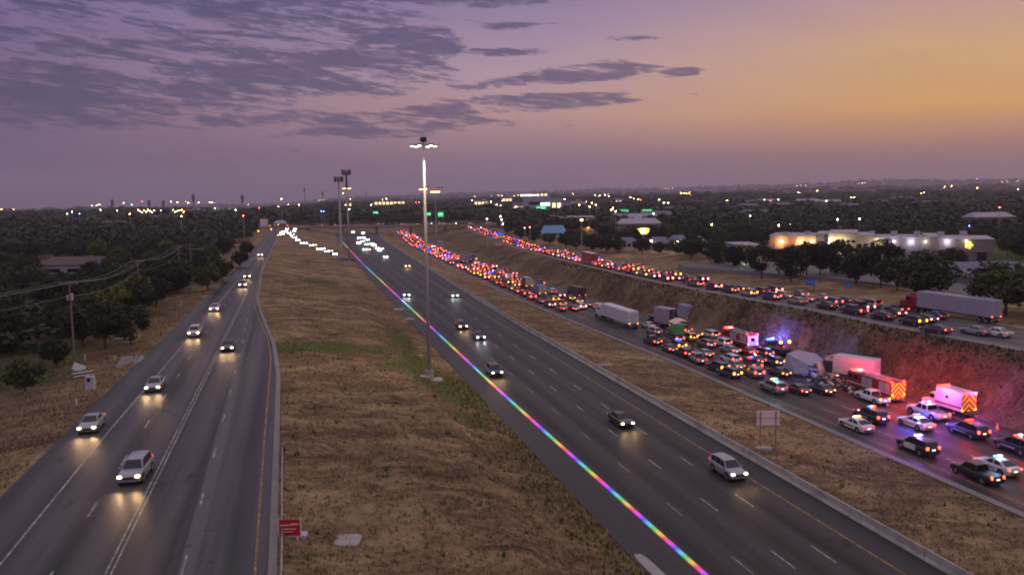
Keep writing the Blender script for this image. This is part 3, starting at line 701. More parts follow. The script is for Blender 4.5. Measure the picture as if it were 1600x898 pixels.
# -- main motorway, coming towards the camera
grpM = 'cars on the near motorway coming towards the camera'
for (kind, col, px, py, hd, lab) in [
    ('suv', 'silver', 1137, 741, 'head_warm', 'silver SUV in the lane beside the yellow line, nearest on the motorway'),
    ('sedan', 'black', 970, 662, 'head_warm', 'black sedan alone in the second lane of the motorway'),
    ('suv', 'charcoal', 772, 585, 'head_warm', 'dark SUV passing the tall light mast'),
    ('sedan', 'blue', 748, 529, 'head_white', 'blue white sedan right of the mast pole on the motorway'),
    ('suv', 'maroon', 721, 513, 'head_warm', 'dark red SUV just behind the blue white sedan'),
    ('sedan', 'silver', 709, 464, 'head_white', 'silver car next to the barrier side of the motorway beyond the mast'),
    ('sedan', 'navy', 634, 463, 'head_white', 'navy sedan beside the rainbow streak left of the mast'),
    ('suv', 'maroon', 636, 418, 'head_warm', 'maroon SUV far away in the middle of the motorway'),
    ('sedan', 'white', 602, 403, 'head_white', 'white car with two round bright headlights far down the motorway'),
    ('sedan', 'silver', 596, 390, 'head_white', 'silver car by the barrier beyond the white one, far down the motorway'),
    ('sedan', 'gold', 575, 391, 'head_warm', 'small car with yellow headlights ahead of the bright far cluster'),
    ('suv', 'white', 560, 381, 'head_white', 'left front car of the bright headlight cluster far off'),
    ('suv', 'silver', 566, 379, 'head_white', 'right front car of the bright headlight cluster far off'),
    ('sedan', 'white', 561, 373, 'head_white', 'left rear car of the bright headlight cluster far off'),
    ('suv', 'silver', 568, 373, 'head_white', 'right rear car of the bright headlight cluster far off')]:
    x, y = G(px, py, 0)
    car(kind, col, x, y, 0, YAW + math.pi, lab, grpM, 0 if py > 500 else 1 if py > 410 else 2, hd if py > 385 else 'head_glare', 'tail_dim', spot=170 if py > 385 else 0)

# -- ramp with the white headlight column
RP = [(434, 368), (446, 362), (456, 366), (462, 374), (472, 381), (487, 386), (501, 391), (513, 396), (524, 403), (548, 404)]
rz = lambda t: 4.6 - 3.6 * t
def ramp_pt(px, py): t = (px - 434) / 114; return (*G(px, py, rz(t)), rz(t))
mb = MB(); rows = []
pl = [ramp_pt(*p) for p in RP[2:]]
pl = [Vector(p) for p in pl]
for i, p in enumerate(pl):
    d = (pl[min(i + 1, len(pl) - 1)] - pl[max(i - 1, 0)]); d.z = 0; d.normalize(); nrm = Vector((-d.y, d.x, 0))
    rows.append([p + nrm * 4 + Vector((0, 0, .05)), p + nrm * 4.01 + Vector((0, 0, -1.5))][::-1] + [p - nrm * 4 + Vector((0, 0, .05)), p - nrm * 4.01 + Vector((0, 0, -1.5))])
mb.grid(rows, 'asphalt_upper'); o = mb.obj('exit_ramp'); o['kind'] = 'structure'
grpR = 'cars queueing on the exit ramp with white headlights'
rampcars = [(437, 368), (442, 366), (444, 361), (449, 358), (463, 357), (459, 362), (456, 367), (459, 372), (465, 376), (471, 381), (476, 381), (485, 384), (490, 384), (496, 390), (503, 390), (509, 394), (515, 393), (521, 398)]
cols_ = ['silver', 'white', 'grey', 'charcoal', 'navy', 'gold', 'maroon', 'black', 'tan', 'blue', 'red']
for i, (px, py) in enumerate(rampcars):
    x, y, z = ramp_pt(px, py + 1); 
    nx, ny, _ = ramp_pt(*( (px + 10, py + 4) if px > 455 else (px - 6, py + 5)))
    yw = math.atan2(ny - y, nx - x)
    car(rng.choice(['sedan', 'suv']), rng.choice(cols_[:6]), x, y, z + .06, yw, 'small car on the exit ramp, %s in the headlight column from its upper end' % ['first', 'second', 'third', 'fourth', 'fifth', 'sixth', 'seventh', 'eighth', 'ninth', 'tenth', 'eleventh', 'twelfth', 'thirteenth', 'fourteenth', 'fifteenth', 'sixteenth', 'seventeenth', 'eighteenth'][i], grpR, 2, 'head_glare' if i % 4 else 'head_warm')

# -- crash scene (motorway right, all facing away)
zc0 = -2.5
def CX(px, py, z=zc0): x, y = G(px, py, z); return x, y, z
grpC = 'vehicles stopped at the crash scene'
def crash(kind, col, px, py, lab, dy=0, **kw):
    x, y, z = CX(px, py); kw.setdefault('tail', 'tail_red'); kw.setdefault('plate', 'plate_lit')
    return car(kind, col, x, y, z, YAW + R(dy), lab, grpC, 0, **kw)
p1 = crash('suv', 'silver', 1208, 611, 'silver police SUV with cyan and green roof lights by the yellow line', pol='cyan,amber', tail='tail_dim', name='police_suv')
crash('sedan', 'maroon', 1246, 613, 'dark maroon sedan right of the cyan lit police SUV', tail='tail_red')
crash('sedan', 'navy', 1283, 613, 'navy blue sedan with amber tail lights in front of the wreckage', tail='tail_amber')
p4 = crash('pickup', 'white', 1362, 627, 'white pickup truck stopped beside the rear fire engine', tail='tail_amber')
p5 = crash('suv', 'black', 1360, 657, 'black police SUV with coloured roof bar beside the white patrol sedan', pol='red,amber,blue', plate='plate_lit', name='police_suv')
crash('sedan', 'white', 1337, 670, 'white patrol sedan nearest the sign board on the crash road', 0, tail='tail_dim', pol='amber,white', name='police_sedan')
p7 = crash('sedan', 'white', 1430, 667, 'white patrol sedan glowing blue in front of the ambulance', pol='blue,blue,red', name='police_sedan'); 
p8 = crash('pickup', 'white', 1449, 651, 'white police pickup truck between the blue patrol sedan and the ambulance', pol='red,white,red', name='police_pickup')
p10 = crash('suv', 'black', 1512, 680, 'dark police SUV with red roof bar behind the ambulance', pol='red,red', name='police_suv')
p11 = crash('suv', 'black', 1433, 705, 'black police SUV with white door panels and bright blue and red roof lights', pol='blue,white,red,white', name='police_suv')
crash('pickup', 'black', 1525, 747, 'black pickup truck nearest the camera on the crash road')
p13 = crash('sedan', 'white', 1556, 735, 'white patrol sedan with cyan roof light beside the black pickup', pol='white,cyan', name='police_sedan')
p14 = crash('suv', 'black', 1588, 705, 'black police SUV cut by the right edge of the picture', pol='white,red', name='police_suv', dy=0)
beacon_lamp(p11, (0, 0, 2.35), (.6, .15, 1), 600); beacon_lamp(p7, (0, .3, 2.15), BLU, 1500); beacon_lamp(p8, (0, 0, 2.5), (.8, .15, .8), 800); beacon_lamp(p13, (0, 0, 2.0), (.3, .7, 1), 200)
beacon_lamp(p1, (-.5, 0, 2.4), (.2, .9, .9), 200); beacon_lamp(p5, (0, 0, 2.4), (1, .3, .2), 250); beacon_lamp(p10, (0, 0, 2.5), RED, 500); beacon_lamp(p7, (0, -.4, 2.15), (.35, .1, 1), 700); beacon_lamp(p14, (-1, 0, 2.6), RED, 500)
# cars between the wreck and the white trailer
crash('suv', 'charcoal', 1208, 570, 'charcoal SUV left of the crumpled trailer section', tail='tail_amber')
crash('sedan', 'charcoal', 1217, 586, 'dark sedan with orange tail lights below the crumpled trailer section', tail='tail_amber')
crash('suv', 'white', 1141, 566, 'white SUV with lit side beside the silver sedan')
crash('sedan', 'silver', 1147, 575, 'silver white sedan with bright rear near the yellow line', plate='plate_lit', tail='tail_red')
crash('sedan', 'silver', 1100, 556, 'silver sedan with bright rear bumper right of the dark sedan', tail='tail_red')
crash('suv', 'grey', 1103, 542, 'grey SUV behind the silver sedan near the orange lit van')
crash('suv', 'black', 1068, 556, 'black SUV with red tail lights next to the yellow line', tail='tail_red')
crash('pickup', 'charcoal', 1019, 537, 'charcoal pickup truck right of the white semi trailer', tail='tail_red')
crash('sedan', 'white', 1013, 512, 'pale sedan squeezed beside the white semi trailer', tail='tail_dim')
crash('suv', 'silver', 1022, 522, 'silver SUV in front of the purple grey truck', tail='tail_dim')
crash('van', 'white', 1110, 527, 'white van with red stripe and lit windows behind the orange van', tail='tail_red')
crash('van', 'white', 1128, 540, 'white and red rescue van with lit rear door', tail='tail_red')
crash('van', 'yellow', 1076, 531, 'orange lit van right of the green truck', tail='tail_amber')
crash('sedan', 'charcoal', 1180, 566, 'dark sedan below the distant fire engine', tail='tail_red')
crash('suv', 'black', 1192, 556, 'black SUV with red tail lights right of the distant fire engine')
crash('sedan', 'red', 1168, 553, 'red car just under the distant fire engine')
pb = crash('suv', 'blue', 1207, 548, 'police SUV with glaring blue roof lights behind the wreckage', pol='blue,blue,white', name='police_suv'); beacon_lamp(pb, (0, 0, 2.6), BLU, 2600)
pb2 = crash('sedan', 'white', 1290, 588, 'white patrol car with blue beacon hemmed in between the torn trailers', dy=8, pol='blue,white', tail='tail_dim', name='police_sedan'); beacon_lamp(pb2, (0, 0, 2.3), (.12, .15, 1), 3000)

def wheel_pair(root, x, hw, r=.5, wd=.3):
    for s in (1, -1):
        m = MB(); m.cyl((x, s * (hw - wd), r), (x, s * hw, r), r, 'rubber', 18); m.cyl((x, s * (hw - .02), r), (x, s * (hw + .012), r), r * .55, 'rim', 10); m.obj('wheel', root)
def corrug(name, col):
    def fn(q, b):
        t = q.n('ShaderNodeTexCoord').outputs['Object']
        w = q.n('ShaderNodeTexWave', wave_type='BANDS', bands_direction='X'); q.l(t, w.inputs[0]); w.inputs['Scale'].default_value = 1.3
        f = q.noise(q.mapping(t, (.5, .5, 2)), 1.2, 5, .65)
        c = q.mix(f, [k * .7 for k in col], [min(1, k * 1.15) for k in col]); q.l(c, b.inputs['Base Color']); b.inputs['Roughness'].default_value = .45
        bump(q, b, w.outputs['Fac'], .3, .03)
    return nmat(name, fn)
corrug('panel_white', (.62, .62, .64)); corrug('panel_purple', (.36, .27, .33)); corrug('panel_dark', (.03, .03, .033)); corrug('panel_red', (.35, .02, .02)); corrug('panel_blue', (.12, .17, .42)); corrug('panel_cream', (.68, .6, .4)); corrug('panel_lav', (.34, .33, .44))
def box_trailer(root, x0, x1, zb, zt, hw, m, door=None, rear_lights='tail_amber', top='panel_white'):
    b = MB(); b.box(((x0 + x1) / 2, 0, (zb + zt) / 2), (x1 - x0, 2 * hw, zt - zb), m, 0, .05)
    for k in range(int((x1 - x0) / 1.2)):
        for s in (1, -1): b.box((x0 + .6 + k * 1.2, s * (hw + .008), (zb + zt) / 2), (.05, .03, zt - zb - .2), 'galvanised')
    b.obj('cargo_box', root)
    MB().box(((x0 + x1) / 2, 0, zt + .01), (x1 - x0 - .1, 2 * hw - .1, .03), top).obj('roof', root)
    for s in (1, -1):
        MB().box((x0 - .012, s * hw * .49, (zb + zt) / 2), (.03, hw * .93, zt - zb - .25), door or m, 0, .01).obj('door', root)
        MB().box((x0 - .05, s * hw * .80, zb + .12), (.05, .3, .14), rear_lights).obj('tail_light', root)
    lb = MB()
    for y in (-.55, -.18, .18, .55): lb.cyl((x0 - .05, y, zb + .25), (x0 - .05, y, zt - .2), .022, 'galvanised', 6)
    lb.obj('lock_rod', root)
    MB().box((x0 - .05, 0, zb - .40), (.1, 2 * hw * .9, .12), 'galvanised').obj('under_bumper', root)
    ch = MB(); ch.box(((x0 + x1) / 2, 0, zb - .15), (x1 - x0 - .4, .9, .28), 'trim_black'); ch.obj('chassis', root)
def tractor(root, x, m, day=False):
    b = MB(); b.box((x + 1.1, 0, 1.95), (2.3, 2.3, 2.4), m, 0, .12); b.box((x + 3.0, 0, 1.45), (1.7, 2.0, 1.3), m, 0, .15); b.box((x + .7, 0, 3.35), (1.4, 2.1, .7), m, 0, .2)
    b.box((x + 1.2, 0, .62), (5.2, 1.0, .3), 'trim_black'); b.obj('cab', root)
    MB().box((x + 2.27, 0, 2.55), (.04, 1.95, .75), 'glass').obj('windshield', root)
    for s in (1, -1): MB().box((x + 1.55, s * 1.157, 2.5), (.95, .03, .65), 'glass').obj('side_window', root); MB().cyl((x - .2, s * 1.0, 1.2), (x - .2, s * 1.0, 3.9), .08, 'chrome', 8).obj('exhaust_stack', root)
    for xx in (x + 3.1, x - .4, x - 1.7): wheel_pair(root, xx, 1.2)
def semi(px, py, z, yaw, mt, cabm, label, L=16.0, cabin=True, door=None, name='semi_truck', group=None):
    x, y = G(px, py, z); r = empty(name, (x, y, z), yaw); tag(r, label, 'truck', group)
    box_trailer(r, 0, L, 1.15, 4.05, 1.28, mt, door, top=mt)
    for xx in (1.0, 2.3): wheel_pair(r, xx, 1.22)
    MB().box((L - 3.4, 0, .75), (.15, 1.7, .8), 'galvanised').obj('landing_gear', r)
    if cabin: tractor(r, L + .6, cabm)
    return r
semi(990, 514, zc0, YAW + R(2), 'panel_white', 'carpaint_white', 'white semi truck with closed rear doors standing at the head of the jam', group=grpC)
mat('panel_plain', (.5, .5, .5))
# upper road semi
sx, sy = G(1556, 508, 5.3)
r = empty('semi_truck', (sx, sy, 5.5), YAW + R(6)); tag(r, 'lavender grey semi truck on the upper road with red cab', 'truck'); box_trailer(r, 0, 15.6, 1.15, 4.05, 1.28, 'panel_lav', top='panel_lav', rear_lights='tail_red')
for xx in (1.0, 2.3): wheel_pair(r, xx, 1.22)
MB().box((12.2, 0, .75), (.15, 1.7, .8), 'galvanised').obj('landing_gear', r); tractor(r, 16.2, 'paint_red')
def box_truck(px, py, z, yaw, mt, cabm, label, L=6.5, h=3.6, door=None, group=None, rl='tail_red', name='box_truck', top=None):
    x, y = G(px, py, z); r = empty(name, (x, y, z), yaw); tag(r, label, 'truck', group)
    box_trailer(r, 0, L, 1.05, h, 1.2, mt, door, rl, top or mt)
    b = MB(); b.box((L + 1.1, 0, 1.45), (1.9, 2.1, 1.9), cabm, 0, .15); b.box((L + 2.3, 0, 1.05), (.9, 1.9, .9), cabm, 0, .15); b.obj('cab', r)
    MB().box((L + 2.08, 0, 1.95), (.04, 1.7, .65), 'glass').obj('windshield', r)
    for s in (1, -1): MB().box((L + 1.2, s * 1.062, 1.9), (.9, .03, .6), 'glass').obj('side_window', r)
    wheel_pair(r, 1.5, 1.12, .45); wheel_pair(r, L + 2.0, 1.05, .45)
    return r
box_truck(1052, 514, zc0, YAW + R(14), 'panel_purple', 'paint_charcoal', 'purple grey box truck with dark open side behind the green truck', 5.6, 4.6, 'panel_dark', grpC)
box_truck(1080, 505, zc0, YAW, 'panel_lav', 'carpaint_white', 'pale truck with lit cream roof edge right of the purple grey truck', 4.6, 4.2, 'panel_purple', grpC, 'tail_amber')
# green truck: rounded upright green rear, tilted cream roof panel
x, y, z = CX(1062, 534); r = empty('green_truck', (x, y, z), YAW + R(-6)); tag(r, 'bright green rounded truck body with a tilted cream roof panel', 'truck', grpC)
m = MB(); pr = [(-.55, .3), (-1.0, 1.0), (-1.18, 2.0), (-1.12, 3.0), (-.95, 3.7), (.95, 3.7), (1.12, 3.0), (1.18, 2.0), (1.0, 1.0), (.55, .3)]
m.grid([[(xx, a * s_, c) for a, c in pr] for xx, s_ in ((-.12, .86), (0, 1), (3.2, 1))], 'paint_green', True, True); m.obj('cargo_box', r)
m = MB(); m.grid([[(-.5, -1.5, 4.35), (-.5, -.3, 4.45), (-.5, 1.3, 3.85)], [(3.4, -1.5, 4.45), (3.4, -.3, 4.6), (3.4, 1.3, 3.95)]], 'panel_cream'); m.grid([[(-.5, -1.5, 4.27), (-.5, -.3, 4.37), (-.5, 1.3, 3.77)], [(3.4, -1.5, 4.37), (3.4, -.3, 4.5), (3.4, 1.3, 3.85)]], 'panel_cream'); m.obj('roof_panel', r)
MB().box((4.4, 0, 1.3), (1.9, 2.1, 2.0), 'paint_charcoal', 0, .15).obj('cab', r); wheel_pair(r, 1.2, 1.1, .45); wheel_pair(r, 4.6, 1.1, .45)

def chevrons(root, x, w, z0_, z1_, a='chev_y', b='chev_r'):
    """inverted V stripes on the back of an emergency vehicle"""
    m = MB(); nS = 7; h = z1_ - z0_
    for s in (1, -1):
        for k in range(nS + 6):
            c = a if k % 2 == 0 else b; zA = z0_ - w + k * .36
            quad = []
            def clipz(y): return zA + (w - y)
            p = [(0, zA + w), (w, zA), (w, zA + .36), (0, zA + w + .36)]
            p = [(yy, min(z1_, max(z0_, zz))) for yy, zz in p]
            if max(q[1] for q in p) - min(q[1] for q in p) < .01: continue
            # clip properly against z0/z1 along the slanted edges
            import itertools
            def clip(poly, f, inside):
                out = []
                for i in range(len(poly)):
                    A_, B_ = poly[i], poly[(i + 1) % len(poly)]; ia, ib = inside(A_), inside(B_)
                    if ia: out.append(A_)
                    if ia != ib:
                        t = (f - A_[1]) / (B_[1] - A_[1]); out.append((A_[0] + (B_[0] - A_[0]) * t, f))
                return out
            poly = [(0, zA + w), (w, zA), (w, zA + .36), (0, zA + w + .36)]
            poly = clip(poly, z0_, lambda q: q[1] >= z0_)
            if len(poly) > 2: poly = clip(poly, z1_, lambda q: q[1] <= z1_)
            if len(poly) > 2: m.face([(x, s * yy, zz) for yy, zz in (poly if s > 0 else poly[::-1])], c)
    return m.obj('chevron_panel', root)
mat('chev_y', (.75, .72, .05), .35, emit=(1, .85, .05), estr=.12); mat('chev_r', (.45, .02, .015), .35)  # faint glow in the yellow stands in for retroreflected headlights
def wheelset(r, xs, hw, rr): 
    for xx in xs: wheel_pair(r, xx, hw, rr, .32)
def fire_engine(px, py, yaw, label, rear_white=False, lit=True):
    x, y, z = CX(px, py); r = empty('fire_engine', (x, y, z), yaw); tag(r, label, 'fire engine', 'fire engines at the crash')
    b = MB(); b.box((3.3, 0, 1.75), (6.6, 2.5, 2.3), 'paint_red', 0, .06); b.box((8.3, 0, 1.75), (2.9, 2.5, 2.5), 'paint_red', 0, .18); b.box((6.65, 0, 1.5), (.5, 2.2, 1.8), 'trim_black'); b.obj('body', r)
    MB().box((4.8, 0, 1.30), (9.6, 2.53, .16), 'carpaint_white').obj('stripe', r)
    MB().box((8.2, 0, 3.03), (2.6, 2.3, .08), 'carpaint_white').obj('roof', r)
    MB().box((9.76, 0, 2.15), (.04, 2.2, .95), 'glass').obj('windshield', r)
    for s in (1, -1):
        for xx in (7.7, 8.9): MB().box((xx, s * 1.262, 2.2), (.8, .03, .7), 'glass').obj('side_window', r)
        for xx in (.9, 2.1, 4.6, 5.8): MB().box((xx, s * 1.262, 2.05), (1.0, .03, 1.2), 'galvanised').obj('roller_shutter', r)
        MB().box((4.8, s * .55, 3.12), (6.8, .09, .16), 'galvanised').obj('ladder_rail', r)
    la = MB()
    for k in range(16): la.cyl((1.6 + k * .42, -.55, 3.12), (1.6 + k * .42, .55, 3.12), .03, 'galvanised', 6)
    la.obj('ladder_rungs', r)
    for y_ in (-.9, .9): MB().box((3.2, y_, 2.98), (5.8, .35, .12), 'galvanised').obj('hose_tray', r)
    wheelset(r, (1.9, 8.0), 1.27, .53)
    if rear_white: MB().box((-.02, 0, 1.75), (.04, 2.3, 1.9), 'carpaint_white').obj('rear_panel', r); MB().box((-.05, 0, 2.0), (.03, .8, .7), 'glass').obj('rear_window', r)
    else: chevrons(r, -.012, 1.24, .62, 2.85)
    MB().box((-.25, 0, .50), (.5, 2.4, .14), 'chrome').obj('rear_step', r)
    for s in (1, -1):
        MB().box((.12, s * 1.08, 3.02), (.28, .3, .26), 'beacon_red', 0, .05).obj('beacon', r)
        MB().box((-.03, s * 1.0, 1.1), (.06, .22, .3), 'tail_amber').obj('tail_light', r)
    MB().box((8.9, 0, 3.16), (.4, 1.7, .2), 'beacon_red', 0, .04).obj('light_bar', r)
    MB().box((8.3, .0, 3.14), (.3, .6, .14), 'beacon_white', 0, .04).obj('beacon', r)
    return r
fe = fire_engine(1403, 628, YAW + R(2), 'red fire engine with yellow and red chevron back and two glaring red lamps')
beacon_lamp(fe, (-.8, -2.0, 3.4), RED, 1700); beacon_lamp(fe, (-.6, 1.5, 3.3), RED, 800); beacon_lamp(fe, (8.8, .5, 3.9), RED, 350); beacon_lamp(fe, (4, -1.4, 3.5), RED, 600)
fe2 = fire_engine(1176, 546, YAW + R(2), 'distant red fire engine with pink white rear panel', True)
beacon_lamp(fe2, (-.8, 0, 3.4), (1, .1, .15), 450); beacon_lamp(fe, (6, -1.4, 3.5), (1, .05, .25), 900)
# ambulance
x, y, z = CX(1513, 652); r = empty('ambulance', (x, y, z), YAW + R(2)); tag(r, 'white ambulance with red stripe and yellow chevron back doors', 'ambulance')
b = MB(); b.box((2.1, 0, 1.95), (4.2, 2.35, 2.35), 'carpaint_white', 0, .08); b.obj('body', r)
c = MB(); c.grid([ring(a, .45, t_, w_) for a, t_, w_ in ((4.15, 1.3, 1.0), (5.6, 1.3, 1.0), (6.3, 1.2, .98), (6.75, 1.05, .9))], 'carpaint_white', True, True); c.box((4.85, 0, 1.7), (1.35, 1.85, .95), 'carpaint_white', 0, .16); c.obj('cab', r)
MB().box((5.53, 0, 1.75), (.03, 1.55, .6), 'glass', ry=.35).obj('windshield', r)
for s in (1, -1):
    MB().box((4.95, s * .935, 1.75), (.75, .03, .5), 'glass').obj('side_window', r)
    MB().box((2.1, s * 1.185, 1.25), (4.18, .02, .22), 'paint_red').obj('stripe', r)
    MB().box((2.3, s * 1.185, 2.2), (.42, .02, .34), 'glass').obj('side_window', r)
    MB().box((-.0, s * 1.0, 2.98), (.16, .28, .2), 'beacon_red' if s > 0 else 'beacon_blue', 0, .03).obj('beacon', r)
    MB().box((-.02, s * 1.02, 1.0), (.06, .2, .25), 'tail_amber').obj('tail_light', r)
    MB().box((6.72, s * .7, .9), (.1, .26, .18), 'head_white').obj('headlight', r)
    wheel_pair
for s in (1, -1):
    for xx, ww, z_ in ((.55, .8, 1.55), (1.6, .75, 1.0), (3.4, .8, 1.2), (3.4, .8, 2.3)): MB().box((xx, s * 1.182, z_ + .25), (ww, .016, .75), 'panel_white', 0).obj('compartment_door', r); MB().box((xx + .3, s * 1.195, z_ + .25), (.1, .03, .06), 'trim_black').obj('handle', r)
chevrons(r, -.012, 1.1, .75, 2.85); MB().box((4.1, 0, 3.2), (.22, 1.9, .16), 'beacon_red', 0, .03).obj('light_bar', r); wheelset(r, (1.2, 5.7), 1.08, .4)
MB().box((-.2, 0, .55), (.35, 2.1, .1), 'chrome').obj('rear_step', r)
amb_o = r; r.scale = (1.1, 1.1, 1.1); beacon_lamp(r, (2.0, 1.7, 3.5), (.6, .12, 1), 500); beacon_lamp(r, (-.5, -1.6, 3.2), BLU, 700); beacon_lamp(r, (-.4, -1.25, 3.4), RED, 900)

# wrecked trailers
x, y, z = CX(1370, 602); r = empty('wrecked_trailer', (x, y, z), YAW + R(28)); tag(r, 'white box trailer torn open at its front end, left of the rear fire engine', 'trailer', 'wrecked trailers')
MB().box((3.4, 0, 2.75), (6.8, 2.5, 2.9), 'panel_white', 0, .06).obj('cargo_box', r)
m = MB()
for k in range(9):
    yy = -1.2 + k * .3; t0 = rng.uniform(.3, 1.6); m.box((7.0 + t0 / 2, yy, 2.6 + rng.uniform(-.4, .5)), (t0 + .6, .06, rng.uniform(1.2, 2.6)), rng.choice(['panel_white', 'panel_dark', 'panel_red', 'panel_cream']), rng.uniform(-.5, .5), ry=rng.uniform(-.4, .4))
m.obj('torn_panel', r)
m = MB()
for k in range(6): m.tube([(6.7, -1.1 + k * .42, 1.3), (8.2 + rng.uniform(-.5, .8), -1.1 + k * .42 + rng.uniform(-.5, .5), rng.uniform(.6, 3.2)), (9.4 + rng.uniform(-1, .8), -1 + k * .42 + rng.uniform(-.9, .9), rng.uniform(.2, 4.0))], .05, 'galvanised', 5)
m.obj('bent_frame', r); MB().box((3.4, 0, 1.1), (6.4, .9, .28), 'trim_black').obj('chassis', r)
for xx in (1.0, 2.3): wheel_pair(r, xx, 1.22)
x, y, z = CX(1270, 590); r = empty('wrecked_trailer', (x, y, z), YAW + R(14)); r.scale = (.8, .72, .78); tag(r, 'crushed trailer section with slanted lilac roof and torn cream side panels', 'trailer', 'wrecked trailers')
m = MB()
top = [(-1.6, -1.6, 3.9), (-.4, 1.9, 3.0), (5.2, 2.3, 4.6), (4.6, -.6, 5.3), (1.0, -2.0, 4.9)]
m.face(top, 'panel_lav'); m.face([(a, b, c - .08) for a, b, c in top][::-1], 'panel_lav')
for i in range(5): a, b = top[i], top[(i + 1) % 5]; m.face([a, b, (b[0], b[1], b[2] - .08), (a[0], a[1], a[2] - .08)], 'panel_lav')
m.obj('roof_panel', r)
m = MB(); sd_ = [(-.4, 1.95, 2.95), (5.2, 2.35, 4.5), (6.2, 2.6, 1.0), (2.0, 2.9, .7), (.2, 2.4, 1.3)]
m.face(sd_, 'panel_lav'); m.face([(a, b - .09, c) for a, b, c in sd_][::-1], 'panel_lav'); m.obj('side_panel', r)
m = MB()
for k in range(7):
    y0_ = -2.3 + k * .36; m.grid([[(-1.4 + .05 * k, y0_, 3.6 + rng.uniform(-.5, .3)), (-1.4 + .05 * k, y0_ + .40, 3.5)], [(-1.9 + rng.uniform(-.3, .3), y0_ + .1, 2.0), (-1.7, y0_ + .42, 2.0)], [(-1.5 + rng.uniform(-.5, .5), y0_ + rng.uniform(0, .3), rng.uniform(.4, 1.0)), (-1.4, y0_ + .32, .9)]], 'panel_cream')
m.obj('torn_panel', r)
m = MB()
for k in range(40):
    m.box((rng.uniform(-3.5, 6), rng.uniform(-4.5, 3), rng.uniform(.1, .9)), (rng.uniform(.3, 1.6), rng.uniform(.1, .8), rng.uniform(.05, .5)), rng.choice(['panel_dark', 'panel_cream', 'panel_white', 'trim_black', 'panel_red', 'galvanised', 'panel_dark']), rng.uniform(0, 3), ry=rng.uniform(-.6, .6), rx=rng.uniform(-.5, .5))
m.obj('crushed_frame', r)
# debris stuff
m = MB()
for k in range(260):
    px = rng.gauss(1290, 42); py = 566 + (px - 1230) * .30 + rng.gauss(8, 7)
    xx, yy = G(px, py, zc0); m.box((xx, yy, zc0 + rng.uniform(.03, .4)), (rng.uniform(.15, .9), rng.uniform(.1, .5), rng.uniform(.04, .5)), rng.choice(['panel_dark', 'panel_cream', 'panel_white', 'trim_black', 'galvanised', 'panel_red', 'panel_dark']), rng.uniform(0, 3), ry=rng.uniform(-.6, .6))
for k in range(90):
    px = rng.gauss(1055, 25); py = 533 + (px - 1050) * .3 + rng.gauss(2, 5); xx, yy = G(px, py, zc0)
    m.box((xx, yy, zc0 + rng.uniform(.03, .5)), (rng.uniform(.15, .9), rng.uniform(.1, .6), rng.uniform(.04, .5)), rng.choice(['panel_dark', 'panel_cream', 'panel_purple', 'trim_black', 'panel_red']), rng.uniform(0, 3), ry=rng.uniform(-.6, .6))
o = m.obj('crash_debris'); tag(o, 'torn metal and cargo scattered round the wrecked trailers', 'debris', kind='stuff')
# rescue truck with amber beacons
x, y, z = CX(1228, 558); r = empty('rescue_truck', (x, y, z), YAW); tag(r, 'dark rescue truck with two orange beacon masts and blue roof light', 'truck')
b = MB(); b.box((2.2, 0, 1.1), (4.6, 2.2, .9), 'paint_charcoal', 0, .1); b.box((5.4, 0, 1.5), (2.0, 2.1, 1.9), 'paint_charcoal', 0, .15); b.obj('body', r)
for s in (1, -1): q = MB(); q.box((.4, s * .9, 2.0), (.3, .3, 1.2), 'paint_red', 0, .05); q = q.obj('beacon_mast', r); MB().box((.4, s * .9, 2.85), (.45, .45, .5), 'beacon_amber', 0, .1).obj('beacon', q)
MB().box((5.4, 0, 2.6), (.4, 1.6, .25), 'beacon_blue', 0, .05).obj('light_bar', r); wheelset(r, (1.2, 5.4), 1.05, .42); beacon_lamp(r, (.4, 0, 3.6), AMB, 350); beacon_lamp(r, (5.4, 0, 3.6), BLU, 1500)
MB().box((6.42, 0, 1.9), (.03, 1.7, .6), 'glass').obj('windshield', r)
# traffic cone near the right edge
x, y, z = CX(1558, 671); r = empty('traffic_cone', (x, y, z)); tag(r, 'small orange and white traffic cone on the shoulder behind the ambulance', 'traffic cone')
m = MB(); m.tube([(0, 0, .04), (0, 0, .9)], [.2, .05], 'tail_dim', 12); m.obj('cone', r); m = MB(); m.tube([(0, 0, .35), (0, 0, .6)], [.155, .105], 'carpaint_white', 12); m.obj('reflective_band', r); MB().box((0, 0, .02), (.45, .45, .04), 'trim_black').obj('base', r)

#@@QUEUES
ORD = ['first', 'second', 'third', 'fourth', 'fifth', 'sixth', 'seventh', 'eighth', 'ninth', 'tenth', 'eleventh', 'twelfth', 'thirteenth', 'fourteenth', 'fifteenth', 'sixteenth', 'seventeenth', 'eighteenth', 'nineteenth', 'twentieth']
def ordw(n):
    if n <= 20: return ORD[n - 1]
    tens = {2: 'twenty', 3: 'thirty', 4: 'forty', 5: 'fifty', 6: 'sixty'}[n // 10]
    return tens + ' ' + ORD[n % 10 - 1] if n % 10 else {2: 'twentieth', 3: 'thirtieth', 4: 'fortieth', 5: 'fiftieth', 6: 'sixtieth'}[n // 10]
BLOCK = []          # (u, v, radius) already occupied
def blocked(u, v, r=3.6): return any(abs(a - u) < r + ru and abs(b - v) < 1.9 + rv for a, b, ru, rv in BLOCK)
def yaw_at(key, u): return YAW - math.atan((tv(key, u + 4) - tv(key, u - 4)) / 8)
LANEW = ['leftmost', 'second', 'third', 'fourth', 'rightmost']
JAM = dict(n=0)
